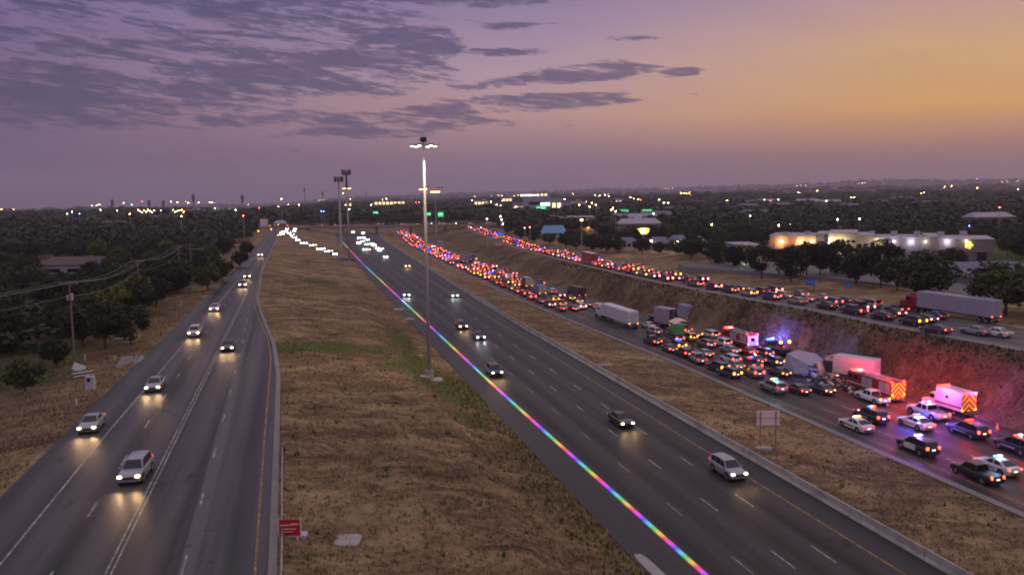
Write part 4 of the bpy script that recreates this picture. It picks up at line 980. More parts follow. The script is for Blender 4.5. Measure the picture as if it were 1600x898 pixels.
# special vehicles standing in the jam
def jam_special(fn, px, py, z, ru=5, rv=1.2):
    u, v = GU(px, py, z); BLOCK.append((u, v, ru, rv)); return fn()
u_, v_ = GU(970, 506, zc0); BLOCK.append((u_, v_, 12, 1.6))
for o_, k_, c_ in ALLV:
    if o_['group'] == grpC: uu, vv = UV(o_.location.x, o_.location.y); BLOCK.append((uu, vv, 2.5, .5))
grpJ = 'vehicles jammed on the crash road'
zr = zk(ZC)
for px, py, mt_, cb, lab, L_, h_, top in [
    (827, 452, 'panel_dark', 'paint_black', 'black box truck in the jam left of the blue and cream truck', 5.5, 3.7, 'panel_lav'),
    (848, 464, 'panel_blue', 'paint_blue', 'box truck with blue roof and cream rear door in the jam', 5, 3.4, 'panel_blue'),
    (727, 412, 'panel_lav', 'carpaint_white', 'lavender grey box truck in the middle of the jam', 8, 3.9, 'panel_dark'),
    (739, 409, 'panel_blue', 'carpaint_white', 'pale blue box truck right of the lavender grey one', 5, 3.4, 'panel_blue'),
    (690, 390, 'panel_lav', 'carpaint_white', 'grey box truck seen small at the far third of the jam', 7, 4.6, 'panel_lav'),
    (910, 467, 'panel_dark', 'paint_black', 'long black trailer truck in the right lanes of the jam', 9, 3.3, 'panel_dark')]:
    jam_special(lambda: box_truck(px, py, tv(ZC, GU(px, py, -2)[0]), YAW, mt_, cb, lab, L_, h_, 'panel_cream' if 'cream' in lab else None, grpJ, 'tail_amber' if 'cream' in lab else 'tail_red', top=top), px, py, -2.3, 6)
cnt = [0] * 5
offs = [3.95, 7.4, 10.85, 14.35, 17.9]
for li, of in enumerate(offs):
    u = 118 + rng.uniform(0, 5) if li > 2 else 196 + rng.uniform(0, 6)
    if li in (3, 4): u = 200
    while u < 405:
        u += rng.uniform(7.0, 9.6) if li < 4 else rng.uniform(9, 22)
        v = tv('CL', u) + of * .93 + rng.uniform(-.6, .6)
        if blocked(u, v) or rng.random() < .07: continue
        cnt[li] += 1; x, y = W(u, v); kind = rng.choices(['sedan', 'suv', 'pickup', 'van'], [45, 33, 14, 8])[0]; col = rng.choice(['silver', 'white', 'grey', 'charcoal', 'black', 'black', 'navy', 'maroon', 'red', 'tan', 'blue', 'gold'])
        pol = None; rr_ = rng.random(); tl = 'tail_red' if rr_ < .34 else 'tail_hot' if rr_ < .5 else 'tail_pink' if rr_ < .64 else 'tail_amber' if rr_ < .78 else 'tail_dim'
        nmn = None
        if rng.random() < .06: pol = rng.choice(['blue,blue', 'red,blue', 'blue,white']); col = rng.choice(['white', 'black']); kind = rng.choice(['suv', 'sedan']); nmn = 'police_' + kind
        lab = '%s %s in the crash road jam, %s lane, %s past the white semi' % (('flashing ' if pol else '') + col, kind.replace('suv', 'SUV'), LANEW[li], ordw(cnt[li]))
        car(kind, col, x, y, zr(u), yaw_at('CL', u) + R(rng.uniform(-2, 2)), lab, grpJ, 1 if u < 230 else 2, tail=tl, pol=pol, name=nmn, plate='plate_lit')
        BLOCK.append((u, v, 2.2, .3)); JAM['n'] += 1
cP = 0
for li, of in enumerate(offs):
    u = 120.0
    while u < 196:
        u += rng.uniform(3.0, 5.5); v = tv('CL', u) + of * .97 + rng.uniform(-.5, .5); x, y = W(u, v)
        px = 800 + 1300 * x / y
        if not 1035 < px < 1222 or blocked(u, v, 2.6): continue
        cP += 1; kind = rng.choice(['sedan', 'suv', 'sedan', 'van', 'pickup']); col = rng.choice(['silver', 'white', 'charcoal', 'black', 'grey', 'maroon', 'navy', 'white'])
        pol = rng.choice(['blue,red', 'red,white', 'blue,blue']) if rng.random() < .16 else None
        car(kind, col, x, y, -2.5, YAW + R(rng.uniform(-9, 9)), '%s %s wedged in the pile-up right of the green truck, %s lane, %s from below' % (col, kind.replace('suv', 'SUV'), LANEW[li], ordw(cP)), grpC, 1, tail=rng.choice(['tail_red', 'tail_red', 'tail_amber', 'tail_dim']), pol=pol, name='police_car' if pol else None, plate='plate_lit')
        BLOCK.append((u, v, 2.2, .3))
# upper road queue
grpU = 'vehicles queueing on the upper road'
cnt = [0] * 4
U_BLOCK0 = len(BLOCK)
us_, vs_ = GU(1510, 500, 5.3); BLOCK.append((us_, vs_, 14, 2.2))
def up_truck(px, py, *a, **k):
    u, v = GU(px, py, 3); z = tv(ZG, u); BLOCK.append((u + 4, v, 7, 1.2)); return box_truck(px, py, z, yaw_at('GL', u), *a, **k)
up_truck(930, 414, 'panel_red', 'carpaint_white', 'long red trailer truck with white roof edge on the upper road', 13, 4.0, None, grpU, top='carpaint_white')
up_truck(779, 386, 'panel_lav', 'carpaint_white', 'pale box truck near the far bend of the upper road', 6.5, 4.6, None, grpU)
x, y = G(1461, 521, 5.4); car('sedan', 'navy', x, y, 5.5, YAW + R(12), 'dark navy sedan on the near shoulder of the upper road below the semi truck', grpU, 0, tail='tail_red'); BLOCK.append((*UV(x, y), 4, .8))
x, y = G(1523, 523, 5.4); car('sedan', 'silver', x, y, 5.5, YAW + R(8), 'silver sedan below the rear half of the lavender semi truck', grpU, 0, tail='tail_dim'); BLOCK.append((*UV(x, y), 4, .8))
x, y = G(1556, 526, 5.4); car('sedan', 'white', x, y, 5.5, YAW + R(8), 'white sedan under the rear end of the lavender semi truck', grpU, 0, tail='tail_dim'); BLOCK.append((*UV(x, y), 4, .8))
cntU = 0
for li, fr in enumerate([.24, .50, .76]):
    u = 82 + rng.uniform(0, 6)
    while u < 352:
        u += rng.uniform(6.6, 9.2)
        v = tv('GL', u) * (1 - fr) + tv('GR', u) * fr + rng.uniform(-.3, .3); x, y = W(u, v); z = tv(ZG, u)
        if 183 < u < 200 and li > 0: continue
        if blocked(u, v) or rng.random() < .06: continue
        cnt[li] += 1; kind = rng.choices(['sedan', 'suv', 'pickup', 'van'], [45, 34, 14, 7])[0]; col = rng.choice(['silver', 'white', 'grey', 'charcoal', 'black', 'black', 'navy', 'maroon', 'tan', 'blue', 'gold'])
        rr_ = rng.random(); tl = 'tail_red' if rr_ < .4 else 'tail_hot' if rr_ < .58 else 'tail_pink' if rr_ < .66 else 'tail_amber' if rr_ < .84 else 'tail_dim'
        if u < 150 and rng.random() < .35: tl = 'tail_dim'
        pol = None; nmn = None
        if u > 170 and rng.random() < .07: pol = rng.choice(['blue,blue', 'red,blue']); col = 'white'; kind = 'sedan'; nmn = 'police_sedan'
        lab = '%s %s on the upper road, %s lane, %s from the right edge' % (('flashing ' if pol else '') + col, kind.replace('suv', 'SUV'), ['near', 'middle', 'far'][li], ordw(cnt[li]))
        car(kind, col, x, y, z, yaw_at('GL', u) + R(rng.uniform(-2, 2)), lab, grpU, 1 if u < 200 else 2, tail=tl, pol=pol, name=nmn, plate='plate_lit' if u > 150 and rng.random() < .6 else 'plate')
        BLOCK.append((u, v, 2.0, .2)); cntU += 1
print('vehicles', len(ALLV), 'jam', JAM['n'], 'upper', cntU)
# the farthest traffic, beyond the 300 largest vehicles
m = MB()
def tinycar(x, y, z, yaw, white=False):
    c = rng.choice(['paint_silver', 'paint_black', 'carpaint_white', 'paint_charcoal', 'paint_navy']); q = Matrix.Translation((x, y, z)) @ Matrix.Rotation(yaw, 4, 'Z')
    P_ = lambda a, b, d: tuple(q @ Vector((a, b, d)))
    m.box(P_(0, 0, .65), (4.6, 1.8, .75), c, yaw, .1); m.box(P_(-.2, 0, 1.25), (2.5, 1.55, .5), 'glass', yaw, top=.8); m.box(P_(-.2, 0, 1.51), (1.8, 1.2, .05), c, yaw)
    r_ = rng.random(); lt = 'head_glare' if white else 'tail_red' if r_ < .25 else 'tail_hot' if r_ < .45 else 'tail_pink' if r_ < .58 else 'tail_amber' if r_ < .74 else 'tail_dim' if r_ < .88 else 'head_white' if r_ < .91 else 'beacon_blue'
    if z > 5: lt = rng.choice(['head_glare', 'beacon_blue', 'tail_amber', 'tail_hot', 'tail_pink', 'head_white'])
    xx = 2.25 if white else -2.3
    for s in (1, -1): m.box(P_(xx, s * .68, .82), (.15, .42, .3), lt, yaw)
for key, off, zz, ua, ub in [('CL', o_ * .93, ZC, 405, 690) for o_ in offs[:4]]:
    u = ua + rng.uniform(0, 5)
    while u < ub: tinycar(*W(u, tv(key, u) + off + rng.uniform(-.8, .8)), tv(zz, u), yaw_at('CL', u)); u += rng.uniform(6.2, 13)
for fr in (.24, .5, .76):
    u = 352 + rng.uniform(0, 5)
    while u < 640: tinycar(*W(u, tv('GL', u) * (1 - fr) + tv('GR', u) * fr + rng.uniform(-.8, .8)), tv(ZG, u), yaw_at('GL', u)); u += rng.uniform(6.2, 13)
XR_Y = G(600, 352, 6)[1]
for px in list(range(430, 465, 6)) + list(range(496, 530, 5)) + list(range(582, 598, 6)) + list(range(604, 632, 5)) + list(range(656, 690, 6)) + list(range(716, 770, 6)):
    x, y = G(px + rng.uniform(-2, 2), 352, 6); tinycar(x, XR_Y + rng.choice([-2, 2]) * 1.2, 6.15, rng.choice([0, math.pi]), rng.random() < .4)
for k in range(9): u = rng.uniform(400, 660); v = rng.choice([30.4, 34, 37.5, 41]) + (np.interp(u, [300, 540, 700], [0, 6.0, 14])); tinycar(*W(u, v), 0.02, YAW + math.pi, True)
for k in range(14):
    a_, b_ = rng.choice([((434, 370), (452, 357)), ((450, 364), (466, 378)), ((450, 364), (466, 378)), ((466, 353), (456, 366))]); t = rng.random(); px, py = a_[0] + (b_[0] - a_[0]) * t, a_[1] + (b_[1] - a_[1]) * t; x, y, z = ramp_pt(px, py); tinycar(x, y, z + .1, YAW + math.pi, True)
o = m.obj('far_traffic'); tag(o, 'mass of far off cars jammed towards the overpass with red, amber and blue lights', 'traffic', kind='stuff')
#@@REST
HAZE = .00013
def ptree(px, py):
    """terrain point of a pixel, as x, y, z"""
    return GT(px, py)
def land(px, py, h, D0=250, D1=9500):
    """where a thing of height h shows its top at the pixel: march along the sight line"""
    x = px - 800; y = py - 449; c, s = math.cos(ROLL), math.sin(ROLL); Xr = x * c - y * s; Y = x * s + y * c
    f = F * math.cos(PITCH) - Y * math.sin(PITCH); d = F * math.sin(PITCH) + Y * math.cos(PITCH)
    D = D0; best = None
    while D < D1:
        wx = Xr / f * D; z = CH - d * D / f; g_ = gz(*UV(wx, D)); e = z - g_ - h
        if e <= 0: return wx, D, g_, z
        if best is None or e < best[0]: best = (e, wx, D, g_, z)
        D *= 1.02
    return best[1:]
# ---------------------------------------------------------------- cross street on the overpass
m = MB(); y_ = XR_Y
m.box((-60, y_, 5.8), (620, 11, .5), 'asphalt_upper'); o = m.obj('cross_street'); o['kind'] = 'structure'
speck('lit_concrete', (.36, .27, .18), .3, .2, .9)  # warm light on the near parapet put into its tan colour
r = empty('overpass', (0, y_, 0)); tag(r, 'long concrete overpass carrying the cross street at the far end of the motorway', 'bridge')
MB().box((-60, -5.4, 5.75), (620, .3, 1.1), 'lit_concrete').obj('parapet', r); MB().box((-60, 5.4, 6.35), (620, .3, .95), 'barrier_concrete').obj('parapet', r)
MB().box((-60, 0, 5.0), (620, 10.4, 1.0), 'concrete_dark').obj('deck', r)
for xx in np.arange(-180, 60, 26): MB().box((float(xx), 0, 1.8), (1.2, 8, 5.6), 'concrete_dark').obj('pier', r)
for px in (404, 424, 435): 
    x, y, g_, z = land(px, 361 if px < 420 else 358 if px < 430 else 351, 6, 420); q = empty('traffic_light', (x, y, g_)); tag(q, 'traffic light glowing %s at the left junction' % {404: 'orange', 424: 'bright yellow', 435: 'faint yellow'}[px], 'traffic light')
    MB().cyl((0, 0, 0), (0, 0, z - g_), .1, 'galvanised', 8).obj('pole', q); MB().box((0, -.2, z - g_), (.5, .3, 1.1), 'trim_black').obj('housing', q); MB().cyl((0, -.4, z - g_), (0, -.34, z - g_), .32, 'beacon_amber' if px != 435 else 'tail_amber', 12).obj('lamp', q)

# ---------------------------------------------------------------- trees
def leaf_crown(name, mname, H, Rr, base, n_cl, n_leaf, ls, seed, squash=1.0):
    q = np.random.RandomState(seed); P_ = []
    for k in range(n_cl):
        while True:
            p = q.uniform(-1, 1, 3)
            if .35 < np.linalg.norm(p) < 1: break
        rad = np.linalg.norm(p); p = p / rad * (rad ** .5)
        cc = np.array([p[0] * Rr * .78, p[1] * Rr * .78, base + (H - base) * (.5 + p[2] * .42 * squash)])
        cr = Rr * q.uniform(.22, .40)
        dirs = q.normal(size=(n_leaf, 3)); dirs /= np.linalg.norm(dirs, axis=1)[:, None]; dirs[:, 2] = dirs[:, 2] * .8 + .1
        P_.append(cc + dirs * cr * q.uniform(.55, 1.0, (n_leaf, 1)))
    C_ = np.concatenate(P_); n_ = len(C_); a = q.normal(size=(n_, 3)); a /= np.linalg.norm(a, axis=1)[:, None]; b = np.cross(a, q.normal(size=(n_, 3))); b /= np.linalg.norm(b, axis=1)[:, None]
    s = ls * q.uniform(.6, 1.3, (n_, 1)); V_ = np.stack([C_ - a * s - b * s * .5, C_ + a * s * .2 - b * s * .7, C_ + a * s + b * s * .5, C_ - a * s * .2 + b * s * .7], 1).reshape(-1, 3)
    return npmesh(name, V_, np.arange(len(V_)).reshape(-1, 4), [mname])
def trunk_mesh(H, Rr, base, seed):
    q = random.Random(seed); m = MB(); r0 = .045 * H * .55
    m.tube([(0, 0, -.3), (q.uniform(-.1, .1), q.uniform(-.1, .1), base), (q.uniform(-.3, .3), q.uniform(-.3, .3), H * .8)], [r0, r0 * .75, r0 * .2], 'bark', 8)
    for k in range(6):
        a = k * 1.05 + q.uniform(0, .6); z0_ = base * q.uniform(.8, 1.4); m.tube([(0, 0, z0_), (math.cos(a) * Rr * .35, math.sin(a) * Rr * .35, z0_ + (H - base) * .3), (math.cos(a) * Rr * .7, math.sin(a) * Rr * .7, z0_ + (H - base) * .5)], [r0 * .5, r0 * .3, r0 * .1], 'bark', 6)
    return m.mesh('trunk')
TP = []
for i, (H_, Rr, base, lm) in enumerate([(9.5, 4.6, 1.6, 'leaf_dark'), (8.0, 4.2, 1.2, 'leaf_dark'), (11, 5.0, 2.4, 'leaf_dark'), (8.5, 4.4, 1.8, 'leaf_mid'), (6.5, 3.2, 1.4, 'leaf_mid'), (9.0, 4.2, 2.6, 'leaf_dark'), (7.5, 3.6, 1.3, 'leaf_yellow')]):
    TP.append((H_, leaf_crown('crown', lm, H_, Rr, base, 44, 62, .30, 100 + i), trunk_mesh(H_, Rr, base, i)))
NTREE = [0]
def tree(x, y, z, k, h, label, group, wide=1.0):
    H_, cm, tm = TP[k]; s = h / H_; r = empty('broadleaf_tree', (x, y, z), rng.uniform(0, 6.28)); r.scale = (s * wide, s * wide, s); tag(r, label, 'tree', group)
    for nm, me in (('crown', cm), ('trunk', tm)):
        o = bpy.data.objects.new(nm, me); COL.objects.link(o); o.parent = r
    NTREE[0] += 1; return r
# tree row along the upper road (base pixel, height in pixels)
gA = 'trees in the row between the upper road and the shops'
for i, (px, py, tp, k, wd_, lab) in enumerate([
    (1123, 419, 380, 0, 1.0, 'dark tree left of the lit cyan wall, first of the row'), (1148, 422, 384, 1, .9, 'small dark tree in front of the lit cyan wall'), (1190, 437, 382, 2, 1.0, 'tall dark tree right of the lit cyan wall beside the upper road'),
    (1236, 441, 385, 0, 1.05, 'spreading tree with forked trunk left of the wider blue sign'), (1260, 434, 380, 5, 1.0, 'dark tree just behind the wider blue sign'), (1281, 434, 378, 2, 1.0, 'dark tree in front of the orange lit wall end'),
    (1309, 436, 376, 0, 1.1, 'dense dark tree in front of the yellow lit shop front'), (1338, 447, 392, 1, 1.0, 'dark tree just right of the smaller blue sign'), (1377, 450, 375, 2, 1.1, 'large dark tree at the middle of the row with visible trunk'), (1402, 456, 398, 1, 1.0, 'low round tree between the large middle tree and its right neighbour'),
    (1440, 474, 393, 3, 1.25, 'broad green tree overhanging the lavender semi truck cab'), (1571, 493, 408, 3, 1.3, 'big green tree with bare trunk right of the semi truck'), (1488, 430, 388, 0, 1.2, 'dark tree below the lilac wall of the shops'), (1355, 420, 384, 3, 1.1, 'green tinted tree before the lilac end of the shops')]):
    x, y, z = ptree(px, py); tz = top_z(px, tp, x, y); tree(x, y, z, k, max(4, (tz - z)), lab, gA, wd_)
gE = 'trees on the far side of the upper road'
for i, (px, py, h, k, lb) in enumerate([(792, 366, 9, 0, 'left of the two red lights'), (815, 374, 7, 1, 'behind the pale box truck at the bend'), (834, 379, 7, 0, 'left of the blue pitched roof'), (858, 383, 6, 3, 'in front of the blue pitched roof'), (884, 387, 6.5, 1, 'left of the sodium street lamp'), (900, 389, 6, 0, 'just behind the red trailer truck'), (926, 393, 7, 0, 'right of the sodium street lamp'),
    (948, 395, 7, 1, 'left of the house below the winged sign'), (966, 394, 6, 0, 'before the left corner of that house'), (1003, 396, 6.5, 1, 'between two low houses'), (1030, 397, 5, 0, 'before the grey roofed house'), (1062, 399, 5, 3, 'under the very bright wall lamp'), (1085, 400, 6, 1, 'before the house with the tall doorway'), (1106, 404, 6.5, 0, 'right of the tall lit doorway'), (1050, 372, 7, 6, 'rising behind the very bright lamp'), (978, 371, 7, 3, 'behind the house below the winged sign')]):
    x, y, z = ptree(px, py); tree(x, y, z, k, h, 'dark tree beyond the upper road, ' + lb if k != 6 else 'yellow green tree ' + lb, gE, 1.25)
# foreground trees and bushes on the left
gB = 'trees and bushes at the left verge'
for px, py, h, k, wd_, lab in [(205, 540, 6.5, 0, 1.1, 'black green tree at the wood edge left of the driveway'), (165, 545, 7.5, 2, 1.0, 'tall dark tree behind the left verge'), (130, 540, 6.5, 1, 1.1, 'dark tree right behind the nearest utility pole'), (182, 505, 7.5, 6, 1.0, 'yellow green tree rising above the dark wood'),
                          (40, 615, 4.2, 3, 1.2, 'round olive green bush at the left picture edge'), (88, 575, 4.5, 1, 1.0, 'dark bush left of the nearest utility pole'), (10, 545, 7, 0, 1.1, 'dark tree at the left picture edge above the olive bush'), (325, 455, 6.5, 3, 1.1, 'round green tree beside the road near the diamond sign'), (348, 440, 6.5, 3, 1.0, 'green tree behind the diamond sign'), (375, 418, 6, 1, 1.0, 'dark tree at the roadside far up the left road'), (386, 400, 6, 1, 1.0, 'last roadside tree before the left junction')]:
    x, y, z = ptree(px, py); tree(x, y, z, k, h, lab, gB, wd_)
# the wood left of the road and the trees round the shops, the nearest ones each on their own
def inview(x, y, mgn=60):
    if y < 30: return None
    X = x; f_ = y; return 800 + 1300 * X / f_
KEEP = []   # footprints kept clear: px0, px1, world y0, y1
def clear(px, y):
    return any(a < px < b and c < y < d for a, b, c, d in KEEP)
KEEP += [(48, 172, 225, 345), (-20, 70, 300, 360), (0, 70, 118, 150), (1180, 1570, 215, 345), (1090, 1210, 250, 330), (950, 1120, 250, 420), (825, 945, 380, 520), (1500, 1640, 175, 262), (1230, 1420, 180, 215), (1040, 1650, 150, 205)]
KEEP[4] = (1090, 1210, 262, 330); KEEP[5] = (960, 1112, 328, 372); KEEP[6] = (843, 890, 428, 470); KEEP.append((858, 938, 445, 520))
cand = []
q = random.Random(5)
for _ in range(2600):
    u = q.uniform(105, 620); v = -q.uniform(37 if u < 165 else 29, 330); x, y = W(u, v); px = inview(x, y)
    if px is None or px < -90 or clear(px, y): continue
    if u < 150 and -58 < v < -36 and q.random() < .6: continue
    cand.append((math.hypot(x, y), x, y, 'L', px))
for _ in range(5200):
    u = q.uniform(120, 720); v = tv('GR', u) + q.uniform(11, 560); x, y = W(u, v); px = inview(x, y)
    if px is None or px > 1690 or clear(px, y) or y < 205: continue
    if px > 935 and v < tv('GR', u) + (27 if px < 1120 else 20): continue
    cand.append((math.hypot(x, y) * .9, x, y, 'R', px))
cand.sort(); keep = []; grid_ = {}
for c in cand:
    _, x, y, s, px = c; r_ = 6.2 if s == 'L' else 8.2; gx, gy = int(x // 10), int(y // 10); ok = True
    for a in (-1, 0, 1):
        for b in (-1, 0, 1):
            for (xx, yy) in grid_.get((gx + a, gy + b), ()):
                if (xx - x) ** 2 + (yy - y) ** 2 < r_ * r_: ok = False
    if ok: grid_.setdefault((gx, gy), []).append((x, y)); keep.append(c)
def near_l(px, y):
    a = 'at the left picture edge' if px < 45 else 'behind the brown roofed building' if px < 170 and y > 330 else 'in front of the brown roofed building' if px < 170 else 'round the second utility pole' if px < 240 else 'round the third utility pole' if px < 300 else 'towards the left junction'
    return a
def near_r(px, y):
    return 'near the blue pitched roof' if px < 900 else 'near the glowing winged sign' if px < 1010 else 'near the very bright wall lamp' if px < 1090 else 'near the cyan glowing wall' if px < 1195 else 'behind the orange end of the shops' if px < 1330 and y > 290 else 'behind the lilac end of the shops' if px < 1560 and y > 290 else 'in front of the shops' if px < 1500 else 'at the right picture edge'
nL = nR = 0; far_trees = []
for c in keep:
    _, x, y, s, px = c; z = gz(*UV(x, y)); k = q.choices(range(7), [24, 20, 20, 14, 8, 12, 3])[0]; h = q.uniform(6.5, 10) if s == 'L' else q.uniform(6, 9.5)
    if s == 'L' and nL < 132: nL += 1; tree(x, y, z, k, h * .85, '%s tree in the left wood %s' % (('dark', 'dark', 'dark', 'olive green', 'olive green', 'dark leggy', 'yellow green')[k], near_l(px, y)), 'trees of the left wood', q.uniform(.95, 1.25))
    elif s == 'R' and nR < 117: nR += 1; tree(x, y, z, k, h * .85, '%s tree beyond the upper road %s' % (('dark', 'dark low', 'dark tall', 'olive green', 'small olive green', 'dark leggy', 'yellow green')[k], near_r(px, y)), 'trees among the buildings on the right', q.uniform(1.0, 1.35))
    else: far_trees.append((x, y, z, h))
print('trees', NTREE[0], 'far', len(far_trees))
# far wood: one mass of leafy crowns
for _ in range(9000):
    D = 560 * (q.random() * 1.0 + .0) ** 1 * 1.0
    D = math.exp(q.uniform(math.log(480), math.log(3200))); px = q.uniform(-120, 1720); x = (px - 800) / 1300 * D; u, v = UV(x, D)
    if u < 760 and tv('LL', min(u, 760)) - 24 < v < tv('GR', min(u, 760)) + 18: continue
    if D < 900 and 380 < px < 800 and abs(D - XR_Y) < 90: continue
    if 820 < px < 1010 and D < 1000 and q.random() < .35: continue
    if clear(px, D): continue
    far_trees.append((x, D, gz(u, v), q.uniform(6, 10) * (1 + D / 3500)))
for _ in range(3600):
    D = q.uniform(3000, 8700); px = q.uniform(-80, 1680); x = (px - 800) / 1300 * D; far_trees.append((x, D, gz(*UV(x, D)) - 2, q.uniform(12, 20)))
FV = []; FF = []; off = 0
basev = {}
for t_, (nc, sz) in enumerate([(150, 1.0), (70, 1.5), (36, 2.4)]):
    basev[t_] = []
    for k in range(5):
        g_ = np.random.RandomState(300 + 10 * t_ + k); d = g_.normal(size=(nc, 3)); d /= np.linalg.norm(d, axis=1)[:, None]; d[:, 2] = np.abs(d[:, 2]) * 1.0 - .25 * g_.rand(nc)
        lump = 1 + .22 * np.sin(d[:, 0] * 5 + k) * np.cos(d[:, 1] * 4 + 2 * k); c_ = d * lump[:, None] * g_.uniform(.72, 1.0, (nc, 1)); c_[:, 2] = .48 + c_[:, 2] * .5
        c_[:, :2] *= .62
        a = g_.normal(size=(nc, 3)); a /= np.linalg.norm(a, axis=1)[:, None]; b = np.cross(a, d + .01); b /= np.linalg.norm(b, axis=1)[:, None]
        s = .11 * sz * g_.uniform(.7, 1.3, (nc, 1)); basev[t_].append(np.stack([c_ - a * s, c_ - b * s, c_ + a * s, c_ + b * s], 1).reshape(-1, 3))
for (x, y, z, h) in far_trees:
    t_ = 0 if y < 700 else 1 if y < 1500 else 2; v_ = basev[t_][q.randrange(5)]; a = q.uniform(0, 6.28); ca, sa = math.cos(a), math.sin(a)
    FV.append(np.stack([x + (v_[:, 0] * ca - v_[:, 1] * sa) * h * (1.1 + .5 * (t_ > 0)), y + (v_[:, 0] * sa + v_[:, 1] * ca) * h * 1.2, z + v_[:, 2] * h - .3], 1))
UG = []
for _ in range(620):
    u = q.uniform(112, 330); v = -q.uniform(33 if u > 165 else 40, 120); x, y = W(u, v); px = inview(x, y)
    if px is None or px < -60 or px > 420 or (48 < px < 172 and 225 < y < 345) or (u < 150 and v > -56): continue
    v_ = basev[0][q.randrange(5)]; h = q.uniform(2.2, 4.4); a = q.uniform(0, 6.28); ca, sa = math.cos(a), math.sin(a); z = gz(u, v)
    UG.append(np.stack([x + (v_[:, 0] * ca - v_[:, 1] * sa) * h * 1.6, y + (v_[:, 0] * sa + v_[:, 1] * ca) * h * 1.6, z + v_[:, 2] * h - .3], 1))
UG = np.concatenate(UG); o = bpy.data.objects.new('undergrowth', npmesh('undergrowth', UG, np.arange(len(UG)).reshape(-1, 4), ['leaf_dark'])); COL.objects.link(o); tag(o, 'dark scrub filling the gaps between the trees of the left wood', 'undergrowth', kind='stuff')
FV = np.concatenate(FV); o = bpy.data.objects.new('distant_wood', npmesh('distant_wood', FV, np.arange(len(FV)).reshape(-1, 4), ['leaf_dark'])); COL.objects.link(o)
tag(o, 'far dark woodland stretching to the horizon', 'woodland', kind='stuff')

# ---------------------------------------------------------------- dry grass tufts and weeds
tv_ = []; 
def blades(N, uf, vf, hs, mname, name, label, test=None):
    V_ = []; 
    for _ in range(N):
        u = uf(); v = vf(u)
        if test and not test(u, v): continue
        x, y = W(u, v); z = gz(u, v)
        for b_ in range(4):
            a = q.uniform(0, 6.28); h = hs * q.uniform(.5, 1.3); w = h * .28; dx, dy = math.cos(a), math.sin(a); ox, oy = x + q.uniform(-.2, .2), y + q.uniform(-.2, .2); t = h * .6
            V_ += [(ox - dy * w, oy + dx * w, z - .03), (ox + dy * w, oy - dx * w, z - .03), (ox + dx * t, oy + dy * t, z + h)]
    V_ = np.array(V_); o = bpy.data.objects.new(name, npmesh(name, V_, np.arange(len(V_)).reshape(-1, 3), [mname])); COL.objects.link(o); tag(o, label, 'grass', kind='stuff')
ulog = lambda a, b: (lambda: math.exp(q.uniform(math.log(a), math.log(b))))
blades(9000, ulog(48, 260), lambda u: q.uniform(tv('LR', u) + 1, tv('ML', u) - .3), .22, 'grass_blades', 'dry_grass', 'dry brown grass between the left road and the motorway')
blades(5500, ulog(44, 280), lambda u: q.uniform(tv('MR', u) + 1, tv('CL', u) - .9), .22, 'grass_blades', 'dry_grass', 'dry brown grass in the median behind the concrete barrier')
blades(2500, ulog(66, 260), lambda u: q.uniform(tv('CR', u) + .5, tv('GL', u) - .8), .22, 'grass_blades', 'dry_grass', 'dry grass on the embankment below the upper road')
blades(5000, ulog(58, 260), lambda u: tv('LL', u) - abs(q.gauss(0, 8)) - .5, .25, 'grass_blades', 'dry_grass', 'dry grass on the verge left of the left road')
def grv(u, v): 
    i = int(np.searchsorted(UA, u)); return float(np.interp(v, Vv[i], gr[i])) > q.uniform(.25, .7)
blades(14000, ulog(48, 260), lambda u: q.uniform(-60, 66), .26, 'grass_green', 'green_grass', 'patches of green weeds in the dry grass', lambda u, v: grv(u, v) and not any(tv(a, u) - .2 < v < tv(b, u) + .5 for a, b in (('LL', 'LR'), ('ML', 'MR'))))
leafm('weed_olive', (.12, .10, .035), (.34, .29, .12))
blades(1400, ulog(66, 300), lambda u: tv('GL', u) - abs(q.gauss(0, 2.2)) - .5, .42, 'leaf_dark', 'roadside_brush', 'dark low brush along the edge of the upper road')
blades(900, ulog(48, 130), lambda u: tv('ML', u) - abs(q.gauss(0, 2.0)) - .2, .40, 'weed_olive', 'green_grass', 'olive weeds along the motorway edge in the foreground')
blades(200, ulog(52, 130), lambda u: q.uniform(tv('LR', u) + 1, tv('CL', u) - 1), .42, 'leaf_mid', 'green_grass', 'scattered dark weed clumps', lambda u, v: not tv('ML', u) - .3 < v < tv('MR', u) + 1)

